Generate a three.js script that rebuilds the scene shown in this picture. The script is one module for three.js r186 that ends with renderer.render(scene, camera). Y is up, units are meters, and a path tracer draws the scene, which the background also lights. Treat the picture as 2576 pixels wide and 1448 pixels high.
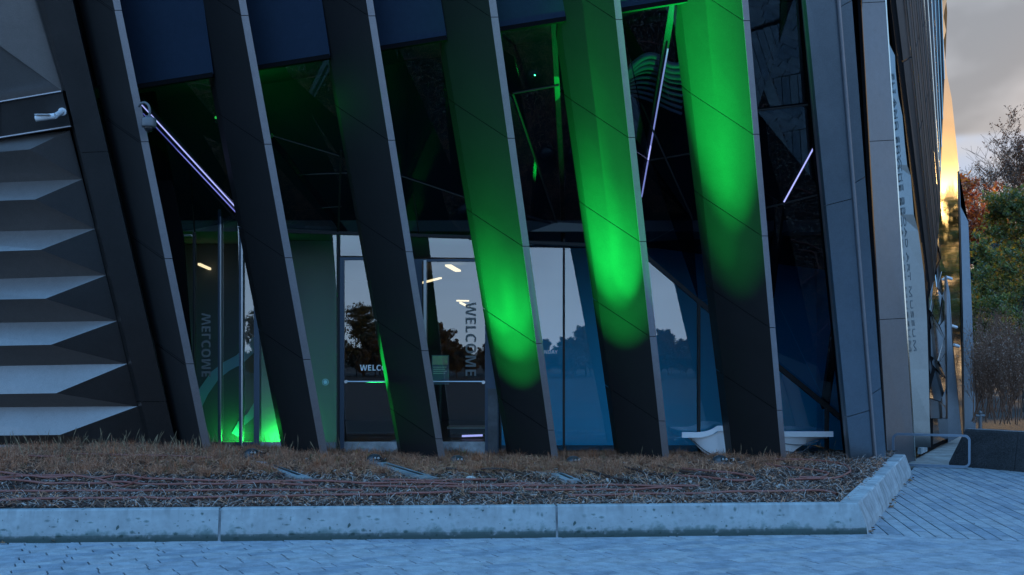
import * as THREE from 'three';
import { mergeGeometries } from 'three/addons/utils/BufferGeometryUtils.js';
import { toCreasedNormals } from 'three/addons/utils/BufferGeometryUtils.js';
import { ImprovedNoise } from 'three/addons/math/ImprovedNoise.js';
import { FontLoader } from 'three/addons/loaders/FontLoader.js';
import { TextGeometry } from 'three/addons/geometries/TextGeometry.js';

// ------------------------------------------------------------------ camera, sky, sun, exposure
const V = (x, y, z) => new THREE.Vector3(x, y, z);
const F = 3000, CX = 1288, HY = 908, EYE = 1.5;
const scene = new THREE.Scene();
const camera = new THREE.PerspectiveCamera(2 * Math.atan(724 / F) * 180 / Math.PI, 1024 / 575, 0.1, 900);
camera.position.set(0, EYE, 0);
camera.lookAt(0, EYE, -1);
camera.setViewOffset(1024, 575, 0, -(HY - 724) * 1024 / 2576, 1024, 575);

const renderer = new THREE.WebGLRenderer({ antialias: true });
renderer.toneMapping = THREE.LinearToneMapping;
renderer.toneMappingExposure = 1.0;
renderer.shadowMap.enabled = true;

let seed = 7;
const rnd = () => { seed = (seed * 1664525 + 1013904223) >>> 0; return seed / 4294967296; };
const rr = (a, b) => a + (b - a) * rnd();
const noise = new ImprovedNoise();
const fbm = (x, y, z, o = 4) => { let s = 0, a = 0.5; for (let i = 0; i < o; i++) { s += a * noise.noise(x, y, z); x *= 2.03; y *= 2.03; z *= 2.03; a *= 0.5; } return s; };
const smooth = (a, b, x) => { const t = Math.min(1, Math.max(0, (x - a) / (b - a))); return t * t * (3 - 2 * t); };
const mix = (a, b, t) => a + (b - a) * t;
const mix3 = (a, b, t) => [mix(a[0], b[0], t), mix(a[1], b[1], t), mix(a[2], b[2], t)];

const SUN_AZ = 32.7 * Math.PI / 180, SUN_EL = 8.0 * Math.PI / 180;
const sunDir = V(Math.sin(SUN_AZ) * Math.cos(SUN_EL), Math.sin(SUN_EL), -Math.cos(SUN_AZ) * Math.cos(SUN_EL));
{
  const W = 2048, H = 1024, data = new Float32Array(W * H * 4);
  const zen = [0.30, 0.88, 1.85], east = [1.12, 1.52, 2.0], west = [0.375, 0.425, 0.50], low = [0.98, 0.70, 0.42], halo = [1.9, 1.0, 0.30];
  for (let j = 0; j < H; j++) for (let i = 0; i < W; i++) {
    const el = (((j + 0.5) / H) - 0.5) * Math.PI, az = (((i + 0.5) / W) - 0.5) * 2 * Math.PI;
    const d = V(Math.cos(el) * Math.cos(az), Math.sin(el), Math.cos(el) * Math.sin(az));
    const e = Math.max(el, 0) * 180 / Math.PI;
    const hd = (d.x * sunDir.x + d.z * sunDir.z) / Math.max(1e-4, Math.hypot(d.x, d.z) * Math.hypot(sunDir.x, sunDir.z));
    const w = smooth(-0.1, 0.92, hd) * (1 - smooth(20, 62, e));
    let c = mix3(mix3(zen, east, Math.exp(-e / 14)), west, w);
    const lw = Math.exp(-e / 6.5) * smooth(0.35, 1.0, hd);
    c = mix3(c, low, Math.min(1, lw * 0.95));
    const sa = Math.acos(Math.min(1, d.dot(sunDir))) * 180 / Math.PI;
    c = mix3(c, halo, 0.8 * Math.exp(-Math.pow(sa / 5.5, 2)));
    const k = d.y + 0.16, cl = 0.8 * fbm(d.x / k * 0.9 + 3, d.z / k * 0.9, 1.7, 4) + 0.75 * fbm(d.x / k * 5 + 3, d.z / k * 3.2 + 1, 4.7, 5);
    const amt = smooth(1, 6, e) * mix(0.35, 1, w);
    c = c.map((v) => v * (1 + amt * Math.max(-0.2, Math.min(0.45, cl * 1.1 + 0.04))));
    if (el < 0) c = mix3(c, [0.05, 0.06, 0.07], smooth(0, -0.04, el));
    const o = (j * W + i) * 4;
    data[o] = c[0]; data[o + 1] = c[1]; data[o + 2] = c[2]; data[o + 3] = 1;
  }
  const t = new THREE.DataTexture(data, W, H, THREE.RGBAFormat, THREE.FloatType);
  t.mapping = THREE.EquirectangularReflectionMapping; t.magFilter = THREE.LinearFilter; t.needsUpdate = true;
  scene.background = t; scene.environment = t;
}
const sun = new THREE.DirectionalLight(new THREE.Color(1, 0.62, 0.22), 3.0);
sun.position.copy(sunDir).multiplyScalar(120); sun.target.position.set(0, 2, -18);
sun.castShadow = true; sun.shadow.radius = 2; sun.shadow.mapSize.set(2048, 2048);
Object.assign(sun.shadow.camera, { left: -40, right: 40, top: 30, bottom: -20, near: 1, far: 260 });
scene.add(sun, sun.target);

// ------------------------------------------------------------------ pixel-measured survey -> metres
const at = (px, py, d) => V((px - CX) * d / F, EYE - (py - HY) * d / F, -d);
const YB = 0.25;
// a facade plane that leans out k metres per metre of height, Z0 metres away at YB
const lean = (px, py, Z0, k = 0.35) => at(px, py, (Z0 - k * (EYE - YB)) / (1 + k * (HY - py) / F));
const onGround = (px, py, y = 0) => at(px, py, (EYE - y) * F / (py - HY));

// ------------------------------------------------------------------ textures
function tex(w, h, fn, srgb = true) {
  const d = new Uint8Array(w * h * 4);
  for (let j = 0; j < h; j++) for (let i = 0; i < w; i++) {
    const c = fn(i / w, j / h), o = (j * w + i) * 4;
    for (let k = 0; k < 3; k++) d[o + k] = Math.max(0, Math.min(255, Math.round((Array.isArray(c) ? c[k] : c) * 255)));
    d[o + 3] = 255;
  }
  const t = new THREE.DataTexture(d, w, h);
  t.wrapS = t.wrapT = THREE.RepeatWrapping; t.magFilter = THREE.LinearFilter; t.minFilter = THREE.LinearMipmapLinearFilter; t.generateMipmaps = true;
  if (srgb) t.colorSpace = THREE.SRGBColorSpace;
  t.needsUpdate = true;
  return t;
}
// periodic noise so that a tile joins itself
const pn = (u, v, f, z, o = 4) => {
  let t = 0, q = 0;
  for (const i of [0, 1]) for (const j of [0, 1]) { const w = (i ? u : 1 - u) * (j ? v : 1 - v); t += w * fbm((u - i) * f + 9, (v - j) * f + 17, z, o); q += w * w; }
  return t / Math.sqrt(q);
};
const speck = new Float32Array(256 * 256).map(() => rnd());
const sp = (u, v) => speck[(Math.floor(v * 256) & 255) * 256 + (Math.floor(u * 256) & 255)];
const tConcrete = tex(512, 512, (u, v) => 0.84 + 0.30 * pn(u, v, 5, 1) + 0.22 * pn(u, v, 22, 7, 3) + (sp(u, v) - 0.5) * 0.07);
const tPaver = tex(256, 256, (u, v) => 0.86 + 0.26 * pn(u, v, 4, 3) + (sp(u, v) - 0.5) * 0.30);
const tMetal = tex(512, 512, (u, v) => 0.93 + 0.05 * pn(u, v, 4, 11) + 0.04 * pn(u, v, 26, 13, 2) + (sp(u * 2, v * 2) - 0.5) * 0.10);
const tMetalRough = tex(256, 256, (u, v) => 0.86 + 0.14 * pn(u, v, 6, 21) + (sp(u, v) - 0.5) * 0.08, false);
const tGranite = tex(256, 256, (u, v) => { const s = sp(u, v); return (s > 0.9 ? 1.25 : s < 0.2 ? 0.55 : 0.8) + 0.25 * pn(u, v, 6, 5); });
const tWall = (() => {            // planter face: cast concrete with bug holes and algae creeping up from the foot
  const holes = [];
  for (let i = 0; i < 170; i++) { const r = rnd(); holes.push([rnd(), Math.pow(rnd(), 1.2), (0.0012 + 0.0062 * r * r * r), rr(0.35, 0.9), rr(0.6, 1.6)]); }
  const W = 1536, H = 192, g = new Float32Array(W * H).fill(0);
  for (const [x, y, r, s, a] of holes) {
    const R = r * W, cx = x * W, cy = y * H;
    for (let j = Math.floor(cy - R * 2); j <= cy + R * 2; j++) for (let i = Math.floor(cx - R * 2); i <= cx + R * 2; i++) {
      if (j < 0 || j >= H) continue;
      const ii = (i + W) % W, q = Math.hypot((i - cx) * a, (j - cy) / a) / R + 0.5 * noise.noise(i * 0.4, j * 0.4, r * 999);
      if (q < 1) g[j * W + ii] = Math.max(g[j * W + ii], s * (1 - q * q));
    }
  }
  return tex(W, H, (u, v) => {
    const wn = (f, z, o) => fbm(u * 11.6 * f + 3, v * f + 7, z, o), edge = smooth(0, 0.04, u) * smooth(1, 0.96, u), n = wn(1.1, 2, 5) * edge, n2 = wn(5.5, 8, 3) * edge;
    let b = 0.84 + 0.16 * n + 0.09 * n2;
    const drip = smooth(0.02, 0.30, fbm(u * 60, v * 0.6, 4, 3)) * smooth(0.45, 1, v) * 0.08;
    const al = smooth(0.36 + 0.75 * n + 0.45 * n2, 0.06, v) * 0.85;
    const toe = v < 0.2 ? 0.16 : 0;
    const h = g[Math.min(H - 1, Math.floor(v * H)) * W + Math.floor(u * W) % W];
    b *= 1 - drip - toe;
    const k = Math.min(1, al + h * 0.85);
    return [b * mix(1, 0.36, k), b * mix(1, 0.47, k), b * mix(1.0, 0.44, k)];
  });
})();
const tSoil = tex(256, 256, (u, v) => 0.7 + 0.5 * pn(u, v, 8, 3) + (sp(u, v) - 0.5) * 0.6);
const tBark = tex(128, 256, (u, v) => 0.75 + 0.5 * pn(u, v * 0.3, 24, 3) + (sp(u, v) - 0.5) * 0.25);

// ------------------------------------------------------------------ materials
const C = (r, g, b) => new THREE.Color().setRGB(r, g, b);
function mat(r, g, b, rough = 0.8, o = {}) { return new THREE.MeshPhysicalMaterial({ color: C(r, g, b), roughness: rough, metalness: 0, ...o }); }
const M = {
  shadedFinSteel: mat(0.025, 0.025, 0.026, 0.55, { metalness: 0.05, specularIntensity: 0.4, map: tMetal, roughnessMap: tMetalRough }),  // steel darkened so the broad fin faces carry shade in their colour
  frameSteel: mat(0.115, 0.108, 0.108, 0.42, { metalness: 0.85, map: tMetal, roughnessMap: tMetalRough }),
  fascia: mat(0.035, 0.066, 0.12, 0.45, { metalness: 0.8, map: tMetal }),
  cornerSteel: mat(0.20, 0.245, 0.29, 0.42, { metalness: 0.8, map: tMetal, roughnessMap: tMetalRough }),
  namePlate: mat(0.20, 0.235, 0.25, 0.30, { metalness: 0.95, map: tMetal }),
  steel: mat(0.275, 0.25, 0.24, 0.44, { metalness: 0.62, map: tMetal, roughnessMap: tMetalRough }),
  brightSteel: mat(0.42, 0.40, 0.42, 0.45, { metalness: 0.85, map: tMetal }),  // paler steel; on the fin edges it stands in for reflected light
  polished: mat(0.60, 0.55, 0.47, 0.09, { metalness: 1, map: tMetal }),
  mirror: mat(0.72, 0.71, 0.68, 0.05, { metalness: 1 }),
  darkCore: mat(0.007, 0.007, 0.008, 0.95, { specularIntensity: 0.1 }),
  blackMetal: mat(0.006, 0.006, 0.008, 0.6),
  frame: mat(0.05, 0.075, 0.11, 0.4, { metalness: 0.5 }),
  alu: mat(0.55, 0.56, 0.58, 0.35, { metalness: 0.9 }),
  rail: mat(0.42, 0.44, 0.46, 0.55, { metalness: 0.2, map: tConcrete }),
  glass: mat(0.93, 0.96, 0.98, 0.0, { transmission: 1, thickness: 0, ior: 2.33 }),
  tintGlass: mat(0.42, 0.47, 0.56, 0.0, { transmission: 1, thickness: 0, ior: 1.7 }),
  vinyl: mat(0.78, 0.78, 0.80, 0.6),
  vinylDim: mat(0.15, 0.155, 0.155, 0.7),
  concrete: mat(0.45, 0.48, 0.485, 0.85, { map: tConcrete, bumpMap: tConcrete, bumpScale: 0.002 }),
  wallFace: mat(0.40, 0.45, 0.46, 0.85, { map: tWall, bumpMap: tWall, bumpScale: 0.0015 }),
  strip: mat(0.31, 0.33, 0.34, 0.9, { map: tConcrete }),
  walk: mat(0.42, 0.38, 0.34, 0.85, { map: tConcrete }),
  granite: mat(0.085, 0.085, 0.088, 0.55, { map: tGranite, bumpMap: tGranite, bumpScale: 0.002 }),
  graniteTop: mat(0.28, 0.28, 0.29, 0.7, { map: tGranite }),
  soil: mat(0.05, 0.042, 0.036, 1, { map: tSoil, bumpMap: tSoil, bumpScale: 0.02 }),
  hose: mat(0.22, 0.07, 0.052, 0.5),
  hoseDark: mat(0.045, 0.022, 0.018, 0.6),
  galv: mat(0.22, 0.29, 0.37, 0.42, { metalness: 0.6 }),
  white: mat(0.86, 0.87, 0.88, 0.45),
  camWhite: mat(0.66, 0.67, 0.69, 0.4),
  camGrey: mat(0.12, 0.125, 0.135, 0.4),
  camDark: mat(0.02, 0.02, 0.022, 0.12),
  dome: mat(0.07, 0.075, 0.08, 0.4, { metalness: 0.5 }),
  lens: mat(0.26, 0.26, 0.25, 0.25),
  bluewall: mat(0.02, 0.55, 0.86, 0.8),
  greywall: mat(0.30, 0.31, 0.30, 0.85),
  darkwall: mat(0.018, 0.02, 0.024, 0.9),
  navy: mat(0.010, 0.022, 0.046, 0.8),
  floor: mat(0.06, 0.06, 0.065, 0.5),
  ceil: mat(0.12, 0.125, 0.13, 0.9),
  warmLed: mat(0.1, 0.1, 0.1, 0.6, { emissive: C(1.0, 0.82, 0.48), emissiveIntensity: 1.3 }),
  violetLed: mat(0.1, 0.1, 0.1, 0.6, { emissive: C(0.42, 0.46, 1.0), emissiveIntensity: 1.1 }),
  violetLedDim: mat(0.1, 0.1, 0.1, 0.6, { emissive: C(0.22, 0.24, 0.85), emissiveIntensity: 0.8 }),
  greenLed: mat(0.02, 0.05, 0.02, 0.6, { emissive: C(0.05, 1.0, 0.12), emissiveIntensity: 1.0 }),
  benchReflection: mat(0.20, 0.30, 0.38, 0.6),  // tone of the bench reflection, given to the added ribs
  paper: mat(0.5, 0.5, 0.48, 0.8),
  bark: mat(0.075, 0.062, 0.052, 0.95, { map: tBark }),
  barkPale: mat(0.13, 0.12, 0.105, 0.95, { map: tBark }),
};
const leafMat = (r, g, b) => mat(r, g, b, 0.85, { transmission: 0.35, thickness: 0, side: THREE.DoubleSide, vertexColors: true });

// ------------------------------------------------------------------ geometry helpers
function boxUV(g, s = 1) {
  if (g.index) g = g.toNonIndexed();
  g.deleteAttribute('uv');
  g.computeVertexNormals();
  const p = g.attributes.position, n = g.attributes.normal, uv = new Float32Array(p.count * 2);
  for (let i = 0; i < p.count; i++) {
    const ax = Math.abs(n.getX(i)), ay = Math.abs(n.getY(i)), az = Math.abs(n.getZ(i));
    let u, v;
    if (ay > ax && ay > az) { u = p.getX(i); v = p.getZ(i); } else if (ax > az) { u = p.getZ(i); v = p.getY(i); } else { u = p.getX(i); v = p.getY(i); }
    uv[i * 2] = u * s; uv[i * 2 + 1] = v * s;
  }
  g.setAttribute('uv', new THREE.BufferAttribute(uv, 2));
  return g;
}
function fromTris(t, s = 0.5) {
  const a = new Float32Array(t.length * 3);
  t.forEach((v, i) => { a[i * 3] = v.x; a[i * 3 + 1] = v.y; a[i * 3 + 2] = v.z; });
  const g = new THREE.BufferGeometry(); g.setAttribute('position', new THREE.BufferAttribute(a, 3));
  return boxUV(g, s);
}
// solid between two matching rings
function loft(a, b, s = 0.5) {
  const t = [], n = a.length;
  for (let i = 0; i < n; i++) { const j = (i + 1) % n; t.push(a[i], a[j], b[j], a[i], b[j], b[i]); }
  for (let i = 1; i < n - 1; i++) t.push(a[0], a[i + 1], a[i], b[0], b[i], b[i + 1]);
  return fromTris(t, s);
}
// slab from an outline, thickened away from the camera side
function plate(pts, th = 0.02, s = 0.5, dir = null) {
  const n = dir || V(0, 0, 0);
  if (!dir) {
    for (let i = 1; i < pts.length - 1; i++) n.add(V(0, 0, 0).crossVectors(pts[i].clone().sub(pts[0]), pts[i + 1].clone().sub(pts[0])));
    n.normalize();
    if (n.dot(V(0, EYE, 0).sub(pts[0])) > 0) n.negate();
  }
  return loft(pts, pts.map((p) => p.clone().addScaledVector(n, th)), s);
}
function bar(p, q, w, h = w, up = V(0, 0, 1), s = 1) {
  const d = q.clone().sub(p).normalize(), r = V(0, 0, 0).crossVectors(d, up).normalize(), u = V(0, 0, 0).crossVectors(r, d).normalize();
  const ring = (c) => [[-1, -1], [1, -1], [1, 1], [-1, 1]].map(([i, j]) => c.clone().addScaledVector(r, i * w / 2).addScaledVector(u, j * h / 2));
  return loft(ring(p), ring(q), s);
}
const box = (x0, x1, y0, y1, z0, z1, s = 0.5) => { const g = new THREE.BoxGeometry(Math.abs(x1 - x0), Math.abs(y1 - y0), Math.abs(z1 - z0)); g.translate((x0 + x1) / 2, (y0 + y1) / 2, (z0 + z1) / 2); return boxUV(g, s); };
const join = (list) => mergeGeometries(list.map((g) => { const q = g.index ? g.toNonIndexed() : g; for (const k of Object.keys(q.attributes)) if (!['position', 'normal', 'uv', 'color'].includes(k)) q.deleteAttribute(k); return q; }));
function tubeAlong(pts, r, seg = 0, rad = 6, closed = false) {
  const c = new THREE.CatmullRomCurve3(pts, closed, 'centripetal');
  return new THREE.TubeGeometry(c, seg || pts.length * 6, r, rad, closed);
}
const used = {};
const numbered = (n) => { used[n] = (used[n] ?? -1) + 1; return used[n] ? n + '_' + String(used[n]).padStart(3, '0') : n; };
function part(parent, name, geom, m, label) {
  const o = new THREE.Mesh(geom, m); o.name = name; o.castShadow = o.receiveShadow = true;
  if (label) o.userData.label = label;
  parent.add(o);
  return o;
}
function sub(parent, name) { const g = new THREE.Group(); g.name = name; parent.add(g); return g; }
function tag(o, label, category, group, kind) { Object.assign(o.userData, { label, category }); if (group) o.userData.group = group; if (kind) o.userData.kind = kind; return o; }
function thing(name, label, category, group, pos) {
  const g = new THREE.Group(); g.name = numbered(name); if (pos) g.position.copy(pos); scene.add(g);
  return tag(g, label, category, group);
}
function single(name, geom, m, label, category, group, kind) { const o = part(scene, numbered(name), geom, m); return tag(o, label, category, group, kind); }
function struct(name, geom, m) { const o = part(scene, numbered(name), geom, m); o.userData.kind = 'structure'; return o; }
const lerpAt = (e, y) => e[0] + (e[1] - e[0]) * (y - e[2]) / (e[3] - e[2]);

// ------------------------------------------------------------------ ground
{
  const g = new THREE.PlaneGeometry(800, 800); g.rotateX(-Math.PI / 2); g.translate(0, -0.06, 0);
  struct('ground', boxUV(g, 0.5), M.soil);
}
// ---- paving: every block its own piece, clipped to the edge of its field
function clip(poly, a, b) {         // keep what lies left of a->b (x,z)
  const out = [], side = (p) => (b[0] - a[0]) * (p[1] - a[1]) - (b[1] - a[1]) * (p[0] - a[0]);
  for (let i = 0; i < poly.length; i++) {
    const p = poly[i], q = poly[(i + 1) % poly.length], sp_ = side(p), sq = side(q);
    if (sp_ >= 0) out.push(p);
    if ((sp_ >= 0) !== (sq >= 0)) { const t = sp_ / (sp_ - sq); out.push([p[0] + (q[0] - p[0]) * t, p[1] + (q[1] - p[1]) * t]); }
  }
  return out;
}
const areaOf = (p) => { let s = 0; for (let i = 0; i < p.length; i++) { const q = p[(i + 1) % p.length]; s += p[i][0] * q[1] - q[0] * p[i][1]; } return s / 2; };
function paver(poly, y, gap, tx, tz, u) {
  const c = poly.reduce((s, p) => [s[0] + p[0] / poly.length, s[1] + p[1] / poly.length], [0, 0]);
  const edges = poly.map((p, i) => { const q = poly[(i + 1) % poly.length], dx = q[0] - p[0], dz = q[1] - p[1], l = Math.hypot(dx, dz) || 1; let nx = -dz / l, nz = dx / l; if ((c[0] - p[0]) * nx + (c[1] - p[1]) * nz < 0) { nx = -nx; nz = -nz; } return { p, d: [dx / l, dz / l], n: [nx, nz], long: Math.abs(dx / l * u[0] + dz / l * u[1]) > 0.9 }; });
  const inset = (k) => edges.map((e, i) => {
    const f = edges[(i + edges.length - 1) % edges.length], ge = k + (e.long ? gap[0] : gap[1]), gf = k + (f.long ? gap[0] : gap[1]);
    const a = [f.p[0] + f.n[0] * gf, f.p[1] + f.n[1] * gf], b = [e.p[0] + e.n[0] * ge, e.p[1] + e.n[1] * ge], den = f.d[0] * e.d[1] - f.d[1] * e.d[0];
    if (Math.abs(den) < 0.05) return b;
    const t = ((b[0] - a[0]) * e.d[1] - (b[1] - a[1]) * e.d[0]) / den;
    return [a[0] + f.d[0] * t, a[1] + f.d[1] * t];
  });
  const P = (q, yy) => q.map(([x, z]) => V(x, yy + (x - c[0]) * tx + (z - c[1]) * tz, z));
  const lo = P(inset(0), y - 0.05), mid = P(inset(0), y - 0.003), hi = P(inset(0.003), y), t = [], n = lo.length;
  for (let i = 0; i < n; i++) { const j = (i + 1) % n; t.push(lo[i], lo[j], mid[j], lo[i], mid[j], mid[i], mid[i], mid[j], hi[j], mid[i], hi[j], hi[i]); }
  for (let i = 1; i < n - 1; i++) t.push(hi[0], hi[i], hi[i + 1]);
  if (areaOf(poly) > 0) for (let i = 0; i < t.length; i += 3) { const s = t[i]; t[i] = t[i + 1]; t[i + 1] = s; }
  return fromTris(t, 1.7);
}
const paverMats = [[0.375, 0.41, 0.44], [0.33, 0.37, 0.41], [0.40, 0.43, 0.45], [0.28, 0.325, 0.37], [0.355, 0.385, 0.415], [0.395, 0.415, 0.43]].map(([r, g, b]) => mat(r, g, b, 0.9, { map: tPaver, bumpMap: tPaver, bumpScale: 0.004 }));
// planter corner and wall foot line (metres), from the survey
const WC = onGround(2183, 1345.6), WFAR = onGround(2294, 1196), WL = V(-7.2, 0, -(10.283 - 0.0688 * (3.068 + 7.2)));
const EDGE = onGround(2576, 1364);
function pave(name, zone, dir, w, l, gap, rough, near) {
  const g = thing(name, '', '');
  delete g.userData.label; delete g.userData.category; g.userData.kind = 'structure';
  const u = [Math.cos(dir), -Math.sin(dir)], v = [Math.sin(dir), Math.cos(dir)];
  const pieces = [];
  for (let j = -140; j <= 140; j++) {
    const off = rnd() * l;
    for (let i = -60; i <= 60; i++) {
      const a0 = i * l + off, b0 = j * w;
      const cor = [[a0, b0], [a0 + l, b0], [a0 + l, b0 + w], [a0, b0 + w]].map(([a, b]) => [zone.o[0] + u[0] * a + v[0] * b, zone.o[1] + u[1] * a + v[1] * b]);
      let p = cor;
      for (let k = 0; k < zone.p.length && p.length > 2; k++) p = clip(p, zone.p[k], zone.p[(k + 1) % zone.p.length]);
      if (p.length < 3 || Math.abs(areaOf(p)) < w * l * 0.06) continue;
      const c = p.reduce((s, q) => [s[0] + q[0] / p.length, s[1] + q[1] / p.length], [0, 0]);
      const px = CX + F * c[0] / -c[1], py = HY + F * EYE / -c[1];
      const seen = px > -20 && px < 2600 && py < 1452 && py > 900 && !hidden(c);
      pieces.push({ p, c, seen, rank: seen ? -c[1] : 1e3 - c[1] });
    }
  }
  pieces.sort((a, b) => a.rank - b.rank);
  const rest = paverMats.map(() => []);
  pieces.forEach((q, i) => {
    const tone = Math.min(paverMats.length - 1, Math.floor(Math.pow(rnd(), 1.1) * paverMats.length));
    const geo = paver(q.p, rr(-rough, rough), gap, rr(-rough, rough) * 1.6, rr(-rough, rough) * 1.6, u);
    if (i < 300 && q.seen) part(g, 'paver', geo, paverMats[tone]); else rest[tone].push(geo);
  });
  rest.forEach((r, i) => { if (r.length) { const o = part(g, 'pavers_beyond', join(r), paverMats[i]); o.userData.kind = 'stuff'; } });
  return g;
}
const sideOfWall = (c) => (WFAR.x - WC.x) * (c[1] - WC.z) - (WFAR.z - WC.z) * (c[0] - WC.x);
function hidden(c) { return false; }
{
  const frontWallZ = (x) => WC.z + (WC.x - x) * 0.0688;
  // front field (counter-clockwise in x,z with z towards the camera -> keep "left")
  const e2 = [8.5, EDGE.z + (8.5 - EDGE.x) * (EDGE.z - WC.z) / (EDGE.x - WC.x)];
  const zoneF = [[-6.2, -7.2], [-6.2, frontWallZ(-6.2) - 0.05], [WC.x, WC.z - 0.03], e2, [8.5, -7.2]];
  const zoneS = [[WC.x - 0.05, WC.z - 0.04], [WFAR.x + 0.3766 * 1.9 - 0.05, WFAR.z - 0.9264 * 1.9], [10.5, -15.9], [10.5, e2[1] + 0.35]];
  const ccw = (p) => (areaOf(p) > 0 ? p : p.slice().reverse());
  pave('plaza_paving', { o: [0, -9], p: ccw(zoneF) }, (90 - 64) * Math.PI / 180, 0.145, 0.34, [0.0015, 0.006], 0.0028);
  pave('side_paving', { o: [4, -12], p: ccw(zoneS) }, (90 - 8) * Math.PI / 180, 0.127, 0.55, [0.0055, 0.002], 0.0018);
}
// concrete walk along the foot of the museum's side
{
  const a = onGround(2280, 1170.5), b = onGround(2392, 1171.5), c = onGround(2440, 1096), d = onGround(2410, 1098);
  const q = [a, b, c, d].map((p) => V(p.x, 0.006, p.z));
  struct('walkway', plate(q, 0.06, 0.5, V(0, -1, 0)), M.walk);
}

// ------------------------------------------------------------------ planter wall
{
  const t = thing('planter_wall', 'long low concrete planter wall with battered face, stained with algae at its foot', 'planter wall');
  const fx = V(WC.x - WL.x, 0, WC.z - WL.z).normalize(), fin = V(0, 0, 0).crossVectors(V(0, 1, 0), fx).normalize(); // inward normal candidate
  if (fin.z > 0) fin.negate();
  const sx = V(WFAR.x - WC.x, 0, WFAR.z - WC.z).normalize(), sin_ = V(-Math.abs(sx.z), 0, -sx.x).normalize(); if (sin_.x > 0) sin_.negate();
  // corner miter: offset lines by (front inset a, side inset b)
  const miter = (a, b) => {
    const p = WC.clone().addScaledVector(fin, a), q = WC.clone().addScaledVector(sin_, b);
    const den = fx.x * sx.z - fx.z * sx.x, tt = ((q.x - p.x) * sx.z - (q.z - p.z) * sx.x) / den;
    return p.clone().addScaledVector(fx, tt);
  };
  const prof = [[0, 0, 0], [0.004, 0.008, 0.07], [0.042, 0.074, 0.256], [0.052, 0.086, 0.268], [0.135, 0.235, 0.268], [0.135, 0.235, -0.02], [0, 0, -0.02]];
  const front = (x) => prof.map(([a, , y]) => { const p = WL.clone().addScaledVector(fx, (x - WL.x) / fx.x).addScaledVector(fin, a); p.y = y; return p; });
  const corner = prof.map(([a, b, y]) => { const p = miter(a, b); p.y = y; return p; });
  const side = (s) => prof.map(([, b, y]) => { const p = WC.clone().addScaledVector(sx, s).addScaledVector(sin_, b); p.y = y; return p; });
  const xs = [[-7.2, -5.4], [-5.392, -2.446], [-2.424, 0.372], [0.392, null]];
  const uvWall = (g, o, along) => { const p = g.attributes.position, uv = g.attributes.uv; for (let i = 0; i < p.count; i++) uv.setXY(i, ((p.getX(i) - o.x) * along.x + (p.getZ(i) - o.z) * along.z) / 3.2, Math.min(0.99, Math.max(0.01, p.getY(i) / 0.275))); return g; };
  xs.forEach(([a, b], i) => part(t, 'wall_block', uvWall(loft(front(a), b === null ? corner : front(b)), V(-7.2 - i * 1.3, 0, 0), fx), M.wallFace));
  const L = WC.distanceTo(WFAR), s1 = L * 0.335, s2 = L * 0.675;
  const sb = loft(corner, side(s1 - 0.004));
  part(t, 'wall_block', boxUV(sb, 0.5), M.concrete);
  part(t, 'wall_block', loft(side(s1 + 0.004), side(s2 - 0.004)), M.concrete);
  part(t, 'wall_block', loft(side(s2 + 0.004), side(L)), M.concrete);
  // mortar in the joints, set back
  for (const [a, b] of [[-5.4, -5.392], [-2.446, -2.424], [0.372, 0.392]]) {
    const shrink = (ring) => ring.map((p) => { const q = p.clone().addScaledVector(fin, p.y > 0 ? 0.012 : 0.0); if (q.y > 0.2) q.y -= 0.012; return q; });
    part(t, 'joint_filler', loft(shrink(front(a)), shrink(front(b))), M.strip);
  }
}

// ------------------------------------------------------------------ planting bed
const frontZ = (x) => WC.z + (WC.x - x) * 0.0688 - 0.1;
function bedY(x, z, fine = 1) {
  const d = -z, back = smooth(11.0, 14.4, d);
  const left = smooth(-0.9, -4.6, x);
  let y = 0.238 + back * 0.055 + left * smooth(11.2, 14.0, d) * 0.125;
  y += 0.05 * fbm(x * 1.1 + 4, z * 1.1, 0.3, 3) * smooth(10.4, 11.2, d) + 0.02 * fine * fbm(x * 5, z * 5, 2.3, 2);
  // shallow runs where the concrete strips lie
  return y;
}
function onBed(px, py, lift = 0) {
  let d = 12;
  for (let i = 0; i < 12; i++) { const p = at(px, py, d); d = (EYE - bedY(p.x, -d) - lift) * F / (py - HY); d = Math.min(16, Math.max(9.6, d)); }
  const p = at(px, py, d); p.y = bedY(p.x, p.z) + lift;
  return p;
}
const sideX = (z) => WC.x + (WFAR.x - WC.x) * (z - WC.z) / (WFAR.z - WC.z) - 0.2;
{
  const nx = 150, nz = 60, pos = [], idx = [];
  for (let j = 0; j <= nz; j++) for (let i = 0; i <= nx; i++) {
    const t = j / nz, u = i / nx, x0 = -7.1;
    const zf0 = frontZ(-2), zb = -15.9, z = mix(zf0, zb, t), x1 = sideX(z);
    const x = mix(x0, x1, u), zz = mix(frontZ(x), zb, t);
    pos.push(x, bedY(x, zz), zz);
  }
  for (let j = 0; j < nz; j++) for (let i = 0; i < nx; i++) { const a = j * (nx + 1) + i, b = a + 1, c = a + nx + 1, d = c + 1; idx.push(a, b, d, a, d, c); }
  const g = new THREE.BufferGeometry(); g.setAttribute('position', new THREE.Float32BufferAttribute(pos, 3)); g.setIndex(idx); g.computeVertexNormals();
  const uv = []; for (let i = 0; i < pos.length; i += 3) uv.push(pos[i] * 1.3, pos[i + 2] * 1.3);
  g.setAttribute('uv', new THREE.Float32BufferAttribute(uv, 2));
  struct('planting_bed', g, M.soil);
}

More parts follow.
